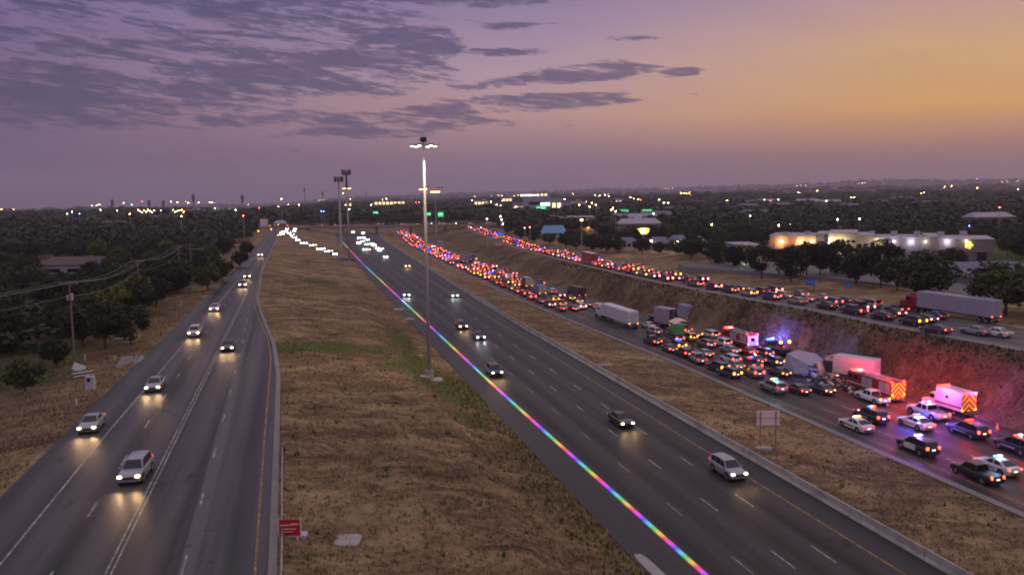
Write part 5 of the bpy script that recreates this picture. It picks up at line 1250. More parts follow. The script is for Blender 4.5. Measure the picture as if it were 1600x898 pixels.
# ---------------------------------------------------------------- light masts and towers
def mast(px, py, topy, z, label, rad, nl, lamp='lamp_led', base=True, name='light_mast', on=True, ptop=None, D=None):
    x, y = G(px, py, z); zt = top_z(ptop or px, topy, x, y); r = empty(name, (x, y, z)); tag(r, label, 'light mast', 'tall light masts'); H_ = zt - z
    m = MB(); m.tube([(0, 0, .9 if base else 0), (0, 0, H_ * .5), (0, 0, H_)], [rad, rad * .72, rad * .45], 'galvanised', 14); m.obj('pole', r, True)
    if base: MB().tube([(0, 0, -.5), (0, 0, 1.25)], .62 if rad > .25 else .4, 'concrete', 14).obj('footing', r)
    R_ = 1.65 if rad == .30 else 1.35
    rg = MB(); seg = 20; rows = [[(math.cos(a) * (R_ * .75 + .05 * math.cos(b)), math.sin(a) * (R_ * .75 + .05 * math.cos(b)), H_ - .35 + .06 * math.sin(b)) for b in np.arange(0, 6.28, 1.05)] for a in np.linspace(0, 2 * math.pi, seg + 1)]
    rg.grid(rows, 'galvanised', True); 
    for k in range(4): a = k * math.pi / 2; rg.tube([(0, 0, H_ - .25), (math.cos(a) * R_, math.sin(a) * R_, H_ - .4)], .06, 'galvanised', 6)
    rg.obj('luminaire_ring', r); MB().box((0, 0, H_ + .30), (.9, .55, .7), 'trim_black', 0, .06).obj('winch_head', r)
    for k in range(nl):
        a = 2 * math.pi * (k + .25) / nl; p = (math.cos(a) * R_, math.sin(a) * R_, H_ - .5); h = MB(); h.box(p, (.62, .42, .2), 'trim_black', a, .05); h = h.obj('luminaire', r)
        MB().box((p[0], p[1], p[2] - .15), (.5, .34, .14), lamp, a, .04).obj('lamp', h)
    return r, H_
r, H_ = mast(671, 590, 221, 1.6, 'tall nearest light mast with bright white lamps between the roads', .30, 6, ptop=660)
r.location.z = gz(*UV(r.location.x, r.location.y)) + .1
for s_ in (-1, 1):
    l = bpy.data.lights.new('mast_lamp', 'SPOT'); l.energy = 5200; l.spot_size = R(120); l.spot_blend = .9; l.color = (1, .78, .40); l.shadow_soft_size = .3
    o = bpy.data.objects.new('mast_lamp', l); COL.objects.link(o); o.parent = r; o.location = (s_ * 1.7, 0, H_ - .9); o.rotation_euler = (0, s_ * R(-14), 0)
mast(546, 412, 292, 2.2, 'second light mast far left of the motorway beside the ramp', .34, 6, 'lamp_sodium', ptop=543)
for px, py, D in [(680, 300, 830), (661, 296, 1100)]:
    x, y, g_, z = land(px, py, 32, 600); rr2 = empty('light_mast', (x, y, g_)); tag(rr2, 'small distant light mast %s' % ('right of the nearest mast near the green signs' if px == 680 else 'seen right behind the nearest mast pole'), 'light mast', 'tall light masts')
    hh = z - g_; MB().tube([(0, 0, 0), (0, 0, hh)], [.4, .22], 'galvanised', 8).obj('pole', rr2); MB().box((0, 0, hh), (6.5, 1, .5), 'lamp_sodium', 0, .2).obj('lamp', rr2); MB().box((3.5, 0, hh + 3), (5, .8, .5), 'trim_black').obj('luminaire', rr2)
# street lamp with sodium head right of the red truck
x, y = G(909, 396, 3.6); zt = top_z(908, 344, x, y); r = empty('street_lamp', (x, y, 3.4)); tag(r, 'street lamp with glowing orange head behind the red trailer truck', 'street lamp')
MB().tube([(0, 0, 0), (0, 0, zt - 3.4)], [.18, .1], 'galvanised', 8).obj('pole', r); MB().box((0, 0, zt - 3.3), (1.0, .9, .7), 'lamp_sodium', 0, .25).obj('lamp', r)
# cell towers
def cell(px, base_py, topy, z, m_, label, rad, D=None, ptop=None):
    x, y = G(px, base_py, z); zt = top_z(ptop or px, topy, x, y); r = empty('cell_tower', (x, y, z)); tag(r, label, 'cell tower', 'cell towers'); H_ = zt - z
    MB().tube([(0, 0, 0), (0, 0, H_)], [rad, rad * .6], m_, 10).obj('pole', r)
    f = MB(); 
    for k in range(3):
        a0, a1 = k * 2.094, (k + 1) * 2.094; f.tube([(math.cos(a0) * 2.2, math.sin(a0) * 2.2, H_ - .6), (math.cos(a1) * 2.2, math.sin(a1) * 2.2, H_ - .6)], .1, 'trim_black', 5); f.tube([(0, 0, H_ - .6), (math.cos(a0) * 2.2, math.sin(a0) * 2.2, H_ - .6)], .1, 'trim_black', 5)
    f.obj('platform', r)
    for k in range(9):
        a = k * .698; MB().box((math.cos(a) * 2.2, math.sin(a) * 2.2, H_ + rng.uniform(-.1, .5)), (.25, .5, 2.6), 'trim_black', a).obj('antenna_panel', r)
    return r
cell(533, 385, 281, 3, 'galvanised', 'pale slim cell tower with dark antennas left of the light mast', .75, ptop=528)
cell(545, 384, 270, 3, 'trim_black', 'taller black cell tower just behind the pale one', .7, ptop=537)
for i, (px, ty, D, h) in enumerate([(480, 294, 2200, 30), (508, 300, 1900, 26), (307, 303, 2400, 24), (181, 311, 2500, 18), (238, 312, 2600, 14), (260, 313, 2600, 12), (383, 304, 2500, 20), (575, 301, 3200, 14), (1002, 288, 6000, 20)]):
    wx = (px - 800) / 1300 * D; z = top_z(px, ty, wx, D); g_ = gz(*UV(wx, D)); H_ = max(8, z - g_)
    if i in (2, 3, 4, 5, 6):
        r = empty('water_tower' if i != 3 else 'water_tower', (wx, D, g_)); tag(r, 'dark silhouette of a water tower on the left horizon, %s' % ['', '', 'the blocky tallest one', 'leftmost of them', 'second from the left', 'smallest, third from the left', 'nearest the motorway'][i], 'water tower', 'towers on the horizon')
        MB().tube([(0, 0, 0), (0, 0, H_ * .7)], 2.0 if i == 2 else .9, 'trim_black', 8).obj('stem', r); MB().tube([(0, 0, H_ * .6), (0, 0, H_ * .75), (0, 0, H_ * .95), (0, 0, H_)], [1, 4.2, 4.6, 1.5], 'trim_black', 12).obj('tank', r)
    else:
        r = empty('radio_tower', (wx, D, g_)); tag(r, 'thin dark radio tower on the horizon, %s' % {0: 'left of the cell towers', 1: 'the bushy one beside the lit billboard', 7: 'faint, right of the light mast', 8: 'tiny, on the right hills'}[i], 'radio tower', 'towers on the horizon')
        MB().tube([(0, 0, 0), (0, 0, H_)], [.9, .5], 'trim_black', 6).obj('pole', r); a_ = MB()
        for k in range(8): a_.box((math.cos(k * .785) * 2, math.sin(k * .785) * 2, H_ - 1 - (k % 2) * 5), (.8, .8, 4), 'trim_black')
        a_.obj('antenna_panel', r)

# ---------------------------------------------------------------- utility poles and wires
PT = []
for i, (px, py, pt, ty) in enumerate([(117, 562, 113, 438), (220, 488, 218, 405), (282, 446, 277, 382), (300, 436, 297, 380), (315, 420, 313, 387), (339, 402, 337, 372), (357, 385, 347, 360)]):
    x, y, z = ptree(px, py); zt = top_z(pt, ty, x, y); r = empty('utility_pole', (x, y, z), TH * .6); tag(r, ['nearest utility pole with a transformer beside the left verge', 'utility pole in front of the yellow green tree', 'utility pole beside the white sign near the road', 'utility pole right of the white sign', 'short utility pole in the wood edge', 'utility pole far up the left road', 'farthest utility pole before the junction'][i], 'utility pole', 'utility poles on the left'); H_ = zt - z
    MB().tube([(0, 0, -.3), (0, 0, H_)], [.17, .11], 'weathered_wood', 8).obj('pole', r)
    MB().box((0, 0, H_ - .5), (2.6, .12, .14), 'weathered_wood').obj('crossarm', r)
    for xx in (-1.2, -.45, .45, 1.2): MB().tube([(xx, 0, H_ - .43), (xx, 0, H_ - .2)], [.06, .03], 'concrete', 6).obj('insulator', r)
    if i == 0: MB().tube([(.28, -.25, H_ - 3.0), (.28, -.25, H_ - 2.0)], .26, 'galvanised', 12).obj('transformer', r); MB().tube([(-.28, -.25, H_ - 3.0), (-.28, -.25, H_ - 2.2)], .2, 'galvanised', 12).obj('transformer', r)
    PT.append((x, y, z + H_, r))
ends = [(PT[0], None)] 
m_i = 0
def wires(A, B, label, dz=(0, 0, 0, -2.2)):
    m = MB(); ax = Vector((math.cos(TH * .6), math.sin(TH * .6), 0))
    for xx, d_ in zip((-1.2, .45, 1.2, 0), dz):
        a = Vector(A) + ax * xx + Vector((0, 0, -.2 + d_)); b = Vector(B) + ax * xx + Vector((0, 0, -.2 + d_)); L = (b - a).length
        m.tube([a.lerp(b, t) + Vector((0, 0, -4 * t * (1 - t) * L * .022)) for t in np.linspace(0, 1, 13)], .035, 'wire', 5)
    return tag(m.obj('power_lines'), label, 'power lines', 'overhead power lines on the left')
p0 = PT[0]; pm = (p0[0] - 26, p0[1] - 62, p0[2] + .5)
r = empty('utility_pole', (pm[0], pm[1], pm[2] - 10.5), TH * .6); tag(r, 'utility pole standing just outside the left picture edge', 'utility pole'); MB().tube([(0, 0, -1), (0, 0, 10.5)], [.17, .11], 'weathered_wood', 8).obj('pole', r); MB().box((0, 0, 10), (2.6, .12, .14), 'weathered_wood').obj('crossarm', r)
wires(pm, p0[:3], 'sagging power lines from the left picture edge to the nearest pole')
wires(p0[:3], PT[1][:3], 'sagging power lines between the nearest and second pole')
wires(PT[1][:3], PT[2][:3], 'sagging power lines between the second and third pole')
wires(PT[2][:3], PT[5][:3], 'sagging power lines beyond the third pole along the wood')

# ---------------------------------------------------------------- signs
def sgn(name, pts, z, label, mface, post='weathered_wood', cat='sign', back=False, thick=.06, grp=None):
    """pts: left-bottom px, right-bottom px, top row of the left side, ground row"""
    (x0, y0), (x1, y1), ytop, ybase = pts
    gx, gy = G((x0 + x1) / 2, ybase, z); r = empty(name, (gx, gy, z)); tag(r, label, cat, grp)
    k = gy / F * 1.012; w = (x1 - x0) * k; zb = top_z((x0 + x1) / 2, (y0 + y1) / 2, gx, gy) - z; zt = top_z((x0 + x1) / 2, ytop, gx, gy) - z
    MB().box((0, 0, (zb + zt) / 2), (w, thick, zt - zb), mface, 0, .01).obj('panel', r)
    for s in (-1, 1): MB().box((s * w * .34, thick * .5 * (-1 if back else 1) * 1.9, zt / 2 - .2), (.10, .09, zt + .3), post).obj('post', r)
    return r, w, zb, zt
mat('sign_back', (.80, .60, .66), .6); mat('sign_blue', (.03, .15, .55), .5); mat('sign_red', (.42, .008, .012), .5); mat('sign_green_lit', (.02, .3, .1), .5, emit=(.03, .75, .25), estr=.55); mat('glyph_green', (.3, 1, .5), .5, emit=(.25, 1, .5), estr=1.3); mat('sign_pale', (.42, .42, .5), .6)
r, w, zb, zt = sgn('sign_board', ((1181, 665), (1217, 663), 641, 704), gz(*GU(1197, 704, -1.2)), 'pinkish grey back of a large sign board on two posts beside the crash road', 'sign_back', 'weathered_wood', back=True)
MB().box((0, -.045, (zb + zt) / 2), (w, .02, .05), 'weathered_wood').obj('rail', r)
r, w, zb, zt = sgn('red_sign', ((437, 836), (471, 836), 811, 852), 5.0, 'red sign with white lettering on white posts beside the guard rail', 'sign_red', 'paint_white')
m = MB()
for (y_, a, b, hh) in ((.66, -.42, .02, .10), (.72, .05, .42, .15), (.42, -.34, .30, .09), (.24, -.28, .12, .08)):
    t = a
    while t < b: 
        ww = rng.uniform(.02, .045); m.box(((t + ww / 2) * w, -.045, zb + (zt - zb) * y_), (ww * w, .02, (zt - zb) * hh * rng.uniform(.6, 1)), 'sign_back'); t += ww + .018
m.obj('lettering', r)
for s in (-1, 1): MB().box((s * w * .5 + .03 * s, 0, (zb + zt) / 2), (.06, .08, zt - zb + .12), 'paint_white').obj('frame', r)
MB().box((.35, .8, .25), (1.2, .8, .6), 'sign_pale', 0, .05).obj('base_box', r)
for px, w_, lab in ((1267, (1259, 1273), 'wider blue service sign beside the upper road'), (1325, (1320, 1329), 'smaller blue service sign beside the upper road')):
    r, w, zb, zt = sgn('road_sign', ((w_[0], 446 if px < 1300 else 450), (w_[1], 446 if px < 1300 else 450), 436 if px < 1300 else 441, 455 if px < 1300 else 457), 5.7, lab, 'sign_blue', grp='blue service signs')
    m = MB()
    for k in range(3): m.box(((k - 1) * w * .26, -.045, (zb + zt) / 2 + rng.uniform(-.2, .2)), (w * .12, .02, (zt - zb) * .25), 'sign_pale')
    m.obj('pictogram', r)
for i, (x0_, x1_, yt, yb_, lab) in enumerate([(554, 577, 328, 336, 'wide lit green overhead direction sign left of the mast'), (583, 591, 330, 335, 'small lit green overhead sign beside the wide one'), (667, 673, 332, 337, 'small dim green sign right of the nearest mast pole'), (684, 693, 331, 339, 'square lit green sign right of the nearest mast'),
                                      (1003, 1019, 327, 332, 'teal green lit shop sign above the trees'), (968, 982, 327, 335, 'bright green lit shop sign left of the teal one'), (839, 855, 322, 327, 'bright green sign on the pale blue office block')]):
    x, y, g_, z = land((x0_ + x1_) / 2, yt, 11 if i != 6 else 14, 560 if i < 4 else 500)
    if i == 6: y = 835; x = (847 - 800) / 1300 * y; z = top_z(847, yt, x, y); g_ = z - 12
    k = y / F; w = (x1_ - x0_) * k; h = (yb_ - yt) * k; r = empty('lit_sign', (x, y, g_)); tag(r, lab, 'sign', 'lit green signs')
    MB().box((0, 0, z - g_ - h / 2), (w, .3, h), 'sign_green_lit').obj('panel', r); m = MB(); t = -.42
    while t < .4: ww = rng.uniform(.04, .09); m.box(((t + ww / 2) * w, -.2, z - g_ - h / 2 + rng.uniform(-.08, .08) * h), (ww * w, .08, h * rng.uniform(.35, .65)), 'glyph_green'); t += ww + .03
    m.obj('lettering', r)
    for s in (-1, 1): MB().cyl((s * w * .35, .35, 0), (s * w * .35, .35, z - g_), .18, 'galvanised', 6).obj('post', r)
# pale sign, diamond sign, cabinets on the left verge
r, w, zb, zt = sgn('warning_sign', ((303, 447), (316, 447), 434, 450), 4.6, 'grey diamond shaped warning sign seen from behind near the left road', 'sign_pale')
pan = [c for c in r.children if c.name.startswith('panel')][0]; bpy.data.objects.remove(pan)
pan = MB().box((0, 0, 0), (1.35, .05, 1.35), 'sign_pale').obj('panel', r); pan.location = (0, 0, (zb + zt) / 2); pan.rotation_euler = (0, R(45), 0)
sgn('white_sign', ((290, 441), (295, 441), 432, 450), 4.6, 'small white sign between two utility poles near the left road', 'sign_pale')
x, y, z = ptree(142, 609); r = empty('utility_cabinet', (x, y, z), -.15); tag(r, 'grey utility cabinet with dark vent on the left verge', 'cabinet')
MB().box((0, 0, .85), (1.15, .5, 1.7), 'sign_pale', 0, .04).obj('body', r); MB().box((-.05, -.26, 1.25), (.5, .03, .45), 'trim_black').obj('vent', r); MB().box((0, 0, .03), (1.5, .8, .1), 'concrete').obj('plinth', r)
x, y, z = ptree(124, 580); r = empty('fallen_board', (x, y, z), .6); tag(r, 'tilted pale board lying above the striped barricade boards on the left verge', 'board', 'boards lying on the left verge'); MB().box((0, 0, .5), (1.7, .06, 1.2), 'sign_pale', 0, .01, ry=.5, rx=-.6).obj('panel', r); MB().box((.2, .3, .2), (.08, .08, .8), 'weathered_wood').obj('post', r)
x, y, z = ptree(132, 589); r = empty('fallen_board', (x, y, z), .75); tag(r, 'white and blue striped barricade boards leaning on the left verge', 'board', 'boards lying on the left verge')
for s in (0, .34, .68): MB().box((0, s * .9, .25 + s * .5), (2.6, .26, .06), 'paint_white' if s != .34 else 'paint_navy').obj('plank', r)
for i, (px, py, lab) in enumerate([(133, 563, 'right of the nearest utility pole'), (180, 565, 'at the left tip of the driveway'), (120, 635, 'low on the verge left of the nearest sedan'), (283, 476, 'beside the road above the driveway'), (218, 530, 'by the dark tree at the driveway')]):
    x, y, z = ptree(px, py); r = empty('marker_post', (x, y, z)); tag(r, 'small white marker post %s' % lab, 'marker post', 'white marker posts on the left verge'); MB().tube([(0, 0, 0), (0, 0, .8)], [.09, .08], 'paint_white', 8).obj('post', r); MB().tube([(0, 0, .8), (0, 0, .9)], [.1, .06], 'sign_pale', 8).obj('cap', r)
x, y, z = ptree(193, 533); MB(); r = empty('culvert_pipe', (x, y, z), .3); tag(r, 'pale length of pipe lying under the dark tree by the driveway', 'pipe'); MB().tube([(-1.3, 0, .3), (1.3, 0, .3)], .25, 'concrete', 12).obj('pipe', r)
# slabs
def slab(px, py, rx_, ry_, label, z_=.1, seed=0, name='concrete_slab', grp='concrete pads in the grass', rot=0.0):
    x, y, z = ptree(px, py); q2 = random.Random(seed); m = MB(); n_ = 20; P_ = [(math.cos(a) * rx_ * q2.uniform(.93, 1.05) / max(abs(math.cos(a)), abs(math.sin(a))) ** .75, math.sin(a) * ry_ * q2.uniform(.93, 1.05) / max(abs(math.cos(a)), abs(math.sin(a))) ** .75) for a in [2 * math.pi * k / n_ for k in range(n_)]]
    m.grid([[(a, b, -.2) for a, b in P_], [(a, b, z_) for a, b in P_], [(a * .93, b * .93, z_ + .04) for a, b in P_]], 'concrete', True, True); o = m.obj(name); o.location = (x, y, z); o.rotation_euler = (0, 0, rot); tag(o, label, 'slab', grp)
slab(660, 588, 1.3, .45, 'broken pale slab left of the tall light mast base', .12, 1, rot=-.5); slab(681, 594, 1.0, 1.1, 'broken pale slab right of the tall light mast base', .2, 2)
slab(543, 845, .95, 1.0, 'square concrete pad in the dry grass right of the red sign', .1, 3); slab(657, 556, .45, .4, 'small pale stone left of the mast pole above its base', .2, 4)
slab(623, 483, 1.3, 1.2, 'pale inlet slab at the motorway edge above the mast base', .1, 5); slab(640, 498, 1.1, 1.0, 'second inlet slab at the motorway edge', .1, 6); slab(1022, 890, .5, 3.2, 'long pale slab at the bottom edge beside the motorway', .06, 7, rot=.05 + TH); slab(942, 569, 1.6, .5, 'flat pale slab right behind the barrier', .08, 8); slab(1193, 701, .9, .5, 'pale stone between the sign board posts', .25, 9)
o = MB(); xx, yy, zz = ptree(479, 633); o.box((xx, yy, zz + .15), (.8, .12, .08), 'chrome', .1, 0, ry=.2); tag(o.obj('metal_scrap'), 'small shiny scrap of metal in the dry grass', 'scrap')

# ---------------------------------------------------------------- buildings
speck('stucco_cream', (.50, .44, .34), .15, .3, .9); speck('stucco_orange', (.45, .30, .20), .15, .3, .9); speck('stucco_lilac', (.19, .15, .175), .15, .3, .9); speck('stucco_white', (.33, .35, .44), .12, .3, .85); speck('roof_slate', (.14, .14, .20), .2, .6, .8); speck('roof_brown', (.10, .07, .075), .2, .6, .9); speck('roof_pale', (.34, .33, .38), .15, .4, .8); speck('roof_blue', (.10, .26, .42), .1, .4, .5)
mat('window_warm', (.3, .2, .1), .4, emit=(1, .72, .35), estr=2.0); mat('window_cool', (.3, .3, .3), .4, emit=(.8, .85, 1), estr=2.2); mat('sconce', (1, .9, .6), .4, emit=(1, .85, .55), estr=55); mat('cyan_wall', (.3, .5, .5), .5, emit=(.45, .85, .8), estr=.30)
def block(root, x0, x1, y0, y1, z0_, z1_, wall, roof, nm='wall'):
    MB().box(((x0 + x1) / 2, (y0 + y1) / 2, (z0_ + z1_) / 2), (x1 - x0, y1 - y0, z1_ - z0_), wall).obj(nm, root)
    MB().box(((x0 + x1) / 2, (y0 + y1) / 2, z1_ + .12), (x1 - x0 + .5, y1 - y0 + .5, .24), roof).obj('roof', root)
def lampw(root, x, y, z, col=(1, .75, .4), e=600, sz=.35, m_='sconce'):
    MB().box((x, y, z), (sz, sz * .6, sz), m_, 0, .04).obj('wall_lamp', root)
    l = bpy.data.lights.new('wall_glow', 'POINT'); l.energy = e; l.color = col; l.shadow_soft_size = .2; o = bpy.data.objects.new('wall_glow', l); COL.objects.link(o); o.parent = root; o.location = (x, y - .7, z - .2)
def wins(root, x0, x1, y, z0_, z1_, n_, m_='glass', gap=.35):
    w = (x1 - x0) / n_
    for k in range(n_):
        a = x0 + k * w + w * gap / 2; f = MB().box((a + w * (1 - gap) / 2, y - .03, (z0_ + z1_) / 2), (w * (1 - gap), .1, z1_ - z0_), m_).obj('window', root)
# shops
A0 = Vector((*G(1202, 402, 4.2), 4.2)); B0 = Vector((*G(1552, 408, 4.2), 4.2)); Lb = (B0 - A0).length; ya = math.atan2(B0.y - A0.y, B0.x - A0.x)
r = empty('shop_building', A0, ya); tag(r, 'long low shop building with orange, cream and lilac wall sections', 'building')
S_ = Lb / 350.0
def sx_(px): return (px - 1202) * S_
hz_ = lambda px, yy: top_z(px, yy, *(A0.lerp(B0, (px - 1202) / 350.0).xy)) - 4.2
for a, b, yy, wl in [(1202, 1280, 369, 'stucco_orange'), (1280, 1300, 366, 'roof_slate'), (1300, 1345, 364, 'stucco_cream'), (1345, 1372, 368, 'stucco_cream'), (1372, 1390, 372, 'stucco_cream'), (1390, 1452, 372, 'stucco_lilac'), (1452, 1472, 370, 'stucco_lilac'), (1472, 1552, 374, 'stucco_lilac')]:
    k_ = (b - a) * .0; block(r, sx_(a) + .02, sx_(b) - .02, (0 if wl != 'stucco_cream' else -1.5) + k_, 22 + (a % 5) * .3, -1, hz_((a + b) / 2, yy), wl, 'roof_pale')
wins(r, sx_(1203), sx_(1240), -.05, 1.0, 3.2, 3); wins(r, sx_(1345), sx_(1366), -1.55, 3.6, 5.4, 2); wins(r, sx_(1300), sx_(1340), -1.55, .6, 3.4, 3, 'window_warm'); wins(r, sx_(1450), sx_(1480), -.05, 1.8, 3.4, 3); wins(r, sx_(1320), sx_(1345), -1.55, 5.8, 6.6, 3)
for px, e, c in [(1222, 1500, (1, .5, .22)), (1255, 1500, (1, .5, .22)), (1273, 900, (1, .5, .25)), (1305, 1600, (1, .85, .45)), (1322, 900, (1, .85, .45)), (1380, 900, (1, .85, .5)), (1404, 500, (.8, .8, 1)), (1430, 900, (.8, .85, 1)), (1452, 300, (1, .95, .6)), (1484, 900, (.85, .85, 1)), (1512, 200, (1, .9, .3))]:
    lampw(r, sx_(px), -.4 if not 1300 <= px <= 1390 else -1.9, hz_(px, 377), c, e * .45, .3)
for k in range(9): MB().box((sx_(1225 + k * 36), 9 + (k * 5) % 7, hz_(1225 + k * 36, 371) + .9), (2.2, 1.8, 1.3), 'galvanised', 0, .05).obj('rooftop_unit', r)
for px in (1215, 1232, 1265, 1412, 1440, 1500, 1535): MB().box((sx_(px), -.1, 1.5), (2.6, .1, 2.6), 'glass').obj('shop_door', r); MB().box((sx_(px), -.8, 3.1), (4.2, 1.5, .18), 'roof_slate').obj('canopy', r)
for px in range(1210, 1550, 17): MB().box((sx_(px), -.06 if not 1298 < px < 1392 else -1.56, 2.6), (.45, .16, 7.2 - 2.0), 'stucco_lilac').obj('pilaster', r)
m = MB(); m.cyl((0, 0, 0), (0, .12, 0), 1.35, 'sign_back', 20); eo = m.obj('emblem_disc', r); eo.location = (sx_(1516), -.16, hz_(1516, 383))
mat('emblem_yellow', (.7, .65, .05), .4, emit=(1, .9, .1), estr=1.4)
m = MB()
for a in np.arange(0, 6.28, 1.257): m.box((math.cos(a) * .85, -.05, math.sin(a) * .85), (.75, .08, .5), 'emblem_yellow', ry=-a)
m.cyl((0, -.1, 0), (0, -.01, 0), .4, 'emblem_yellow', 12); q_ = m.obj('emblem', r); q_.location = eo.location
# building with cyan lit wall and small shops left of it
def bld(px0, px1, ytop, ybase, z, depth, wl, rf, label, name='building', wn=None, lamps=(), wm='glass', D=None, cat='building', grp=None):
    a = Vector((*G(px0, ybase, z), z)) if D is None else Vector(((px0 - 800) / 1300 * D, D, z)); b = Vector((*G(px1, ybase, z), z)) if D is None else Vector(((px1 - 800) / 1300 * D, D, z)); b.y = a.y
    ht = top_z(px0, ytop, a.x, a.y) - z; r = empty(name, a); tag(r, label, cat, grp); w = b.x - a.x; k = a.y / F
    block(r, 0, w, 0, depth, -1, ht, wl, rf)
    if wn: wins(r, w * .06, w * .94, -.03, ht * .35, ht * .75, wn, wm)
    for px, py, e, c in lamps: lampw(r, (px - px0) * k, -.4, top_z(px, py, a.x, a.y) - z, c, e, .5)
    return r, w, ht
r, w, ht = bld(1150, 1188, 383, 414, 4.3, 14, 'stucco_lilac', 'roof_pale', 'low shop with cyan glowing wall behind the tree row', wn=3, cat='building')
MB().box((w * .70, -.08, ht * .42), (w * .55, .12, ht * .6), 'cyan_wall').obj('glowing_wall', r)  # light falling on the wall, put in as a faintly emissive panel
l = bpy.data.lights.new('wall_glow', 'POINT'); l.energy = 900; l.color = (.9, 1, .5); o = bpy.data.objects.new('wall_glow', l); COL.objects.link(o); o.parent = r; o.location = (w * .3, -3, 3)
def gable(px0, px1, yr, ye, yb, z, depth, wl, rf, label, lamps=(), grp=None, D=None, name='house'):
    if D is None: ax, ay = G(px0, yb, z); bx, _ = G(px1, yb, z)
    else: ax, ay, bx = (px0 - 800) / 1300 * D, D, (px1 - 800) / 1300 * D; z = gz(*UV(ax, ay))
    w = bx - ax; ze = top_z(px0, ye, ax, ay) - z; zr_ = max(ze + .8, top_z(px0, yr, ax, ay) - z) ; r = empty(name, (ax, ay, z)); tag(r, label, 'house', grp); k = ay / F
    ze = max(2.2, ze)
    MB().box((w / 2, depth / 2, (ze - 1) / 2), (w, depth, ze + 1), wl).obj('wall', r)
    m = MB(); o_ = .5; zr_ = max(zr_, ze + 1.2)
    m.grid([[(-o_, -o_, ze), (-o_, -o_, ze + .15), (1.5, depth / 2, zr_), (-o_, depth + o_, ze + .15), (-o_, depth + o_, ze)], [(w + o_, -o_, ze), (w + o_, -o_, ze + .15), (w - 1.5, depth / 2, zr_), (w + o_, depth + o_, ze + .15), (w + o_, depth + o_, ze)]], rf, True, True); m.obj('roof', r)
    wins(r, w * .1, w * .9, -.03, .9, 2.1, 3)
    for px, py, e, c in lamps: lampw(r, (px - px0) * k, -.8, top_z(px, py, ax, ay) - z, c, e, .45)
    return r
gH = 'houses and shops on the right'
gable(969, 998, 372, 381, 389, 4, 12, 'stucco_cream', 'roof_slate', 'low house with slate blue roof below the yellow lit emblem', grp=gH)
gable(1018, 1050, 371, 381, 391, 4, 12, 'stucco_lilac', 'roof_slate', 'pale house with grey roof left of the bright white lamp', [(1017, 376, 220, (1, .75, .45))], grp=gH)
gable(1050, 1078, 368, 380, 392, 4, 12, 'stucco_cream', 'roof_slate', 'house with the very bright lamp on its front', [(1058, 377, 1500, (1, .85, .55))], grp=gH)
gable(1080, 1106, 370, 380, 391, 4, 12, 'stucco_lilac', 'roof_slate', 'house with a tall narrow lit doorway at its right end', [(1103, 376, 220, (1, .85, .6)), (1104, 382, 220, (1, .85, .6))], grp=gH)
r = gable(847, 886, 353, 368, 371, 4, 16, 'stucco_white', 'roof_blue', 'building with bright blue pitched roof left of the orange wall', grp=gH)
bld(875, 932, 340, 362, 4, 30, 'stucco_orange', 'roof_pale', 'flat building with orange lit corner behind the street lamp', wn=4, lamps=[(921, 352, 900, (1, .5, .25))], grp=gH)
bld(858, 877, 337, 352, 4, 16, 'stucco_lilac', 'roof_pale', 'small lilac flat roofed block with a sodium lamp on its wall', lamps=[(863, 341, 500, (1, .6, .2))], grp=gH)
# pale blue office tower
r, w, ht = bld(819, 862, 307, 338, 3, 26, 'stucco_white', 'roof_pale', 'pale blue office block with dark window bands and white roof sign', D=850)
for a, b in ((.22, .40), (.60, .80)): MB().box((w * .52, -.06, ht * (1 - (a + b) / 2)), (w * .62, .12, ht * (b - a) * .8), 'glass').obj('window_band', r)
MB().box((w * .80, -.2, ht * .64), (w * .34, .3, ht * .14), 'window_cool').obj('lit_fascia', r)
m = MB(); t = .0; mat('letters_white', (1, 1, 1), .4, emit=(1, .98, .85), estr=3)
while t < .62: ww = rng.uniform(.02, .05); m.box(((t + ww / 2 - .08) * w, -.5, ht + 1.2), (ww * w, .2, rng.uniform(1.0, 2.2)), 'letters_white'); t += ww + .015
m.obj('lettering', r); MB().box((w * .22, -.4, ht + .2), (w * .6, .1, .4), 'galvanised').obj('sign_frame', r)
bld(803, 820, 317, 338, 3, 20, 'stucco_white', 'roof_pale', 'lower pale wing left of the blue office block', D=865, wn=3, wm='window_warm')
bld(862, 880, 310, 326, 3, 20, 'stucco_white', 'roof_pale', 'pale block with slanted fascia right of the office block', D=900, wn=2, wm='window_warm'); bld(880, 893, 315, 334, 3, 14, 'stucco_white', 'roof_slate', 'small slate coloured block right of the office group', D=880, wn=2)
# lit yellow emblem sign right of centre
x, y, g_, z = land(1005, 355, 9, 330); r = empty('lit_emblem_sign', (x, y, g_)); tag(r, 'yellow and white glowing winged sign above the low houses', 'sign'); k = y / F
MB().cyl((0, .2, 0), (0, .2, z - g_), .15, 'galvanised', 6).obj('post', r); m = MB()
mat('emblem_white', (1, 1, 1), .4, emit=(1, .95, .85), estr=2.2)
pp = [(-10, 4), (-7, 2), (-5, 4), (5, 4), (10, 3), (9, -2), (5, -6), (-3, -6), (-6, -1)]
m.grid([[(a * k, yy_, z - g_ - 5 * k + b * k) for a, b in pp] for yy_ in (-.1, .1)], 'emblem_yellow', True, True); m.obj('panel', r)
m = MB(); pp = [(-4, 2), (3, 2.5), (4, -1), (1, -4), (-3, -4)]; m.grid([[(a * k, yy_, z - g_ - 5 * k + b * k) for a, b in pp] for yy_ in (-.2, -.12)], 'emblem_white', True, True); m.obj('emblem', r)
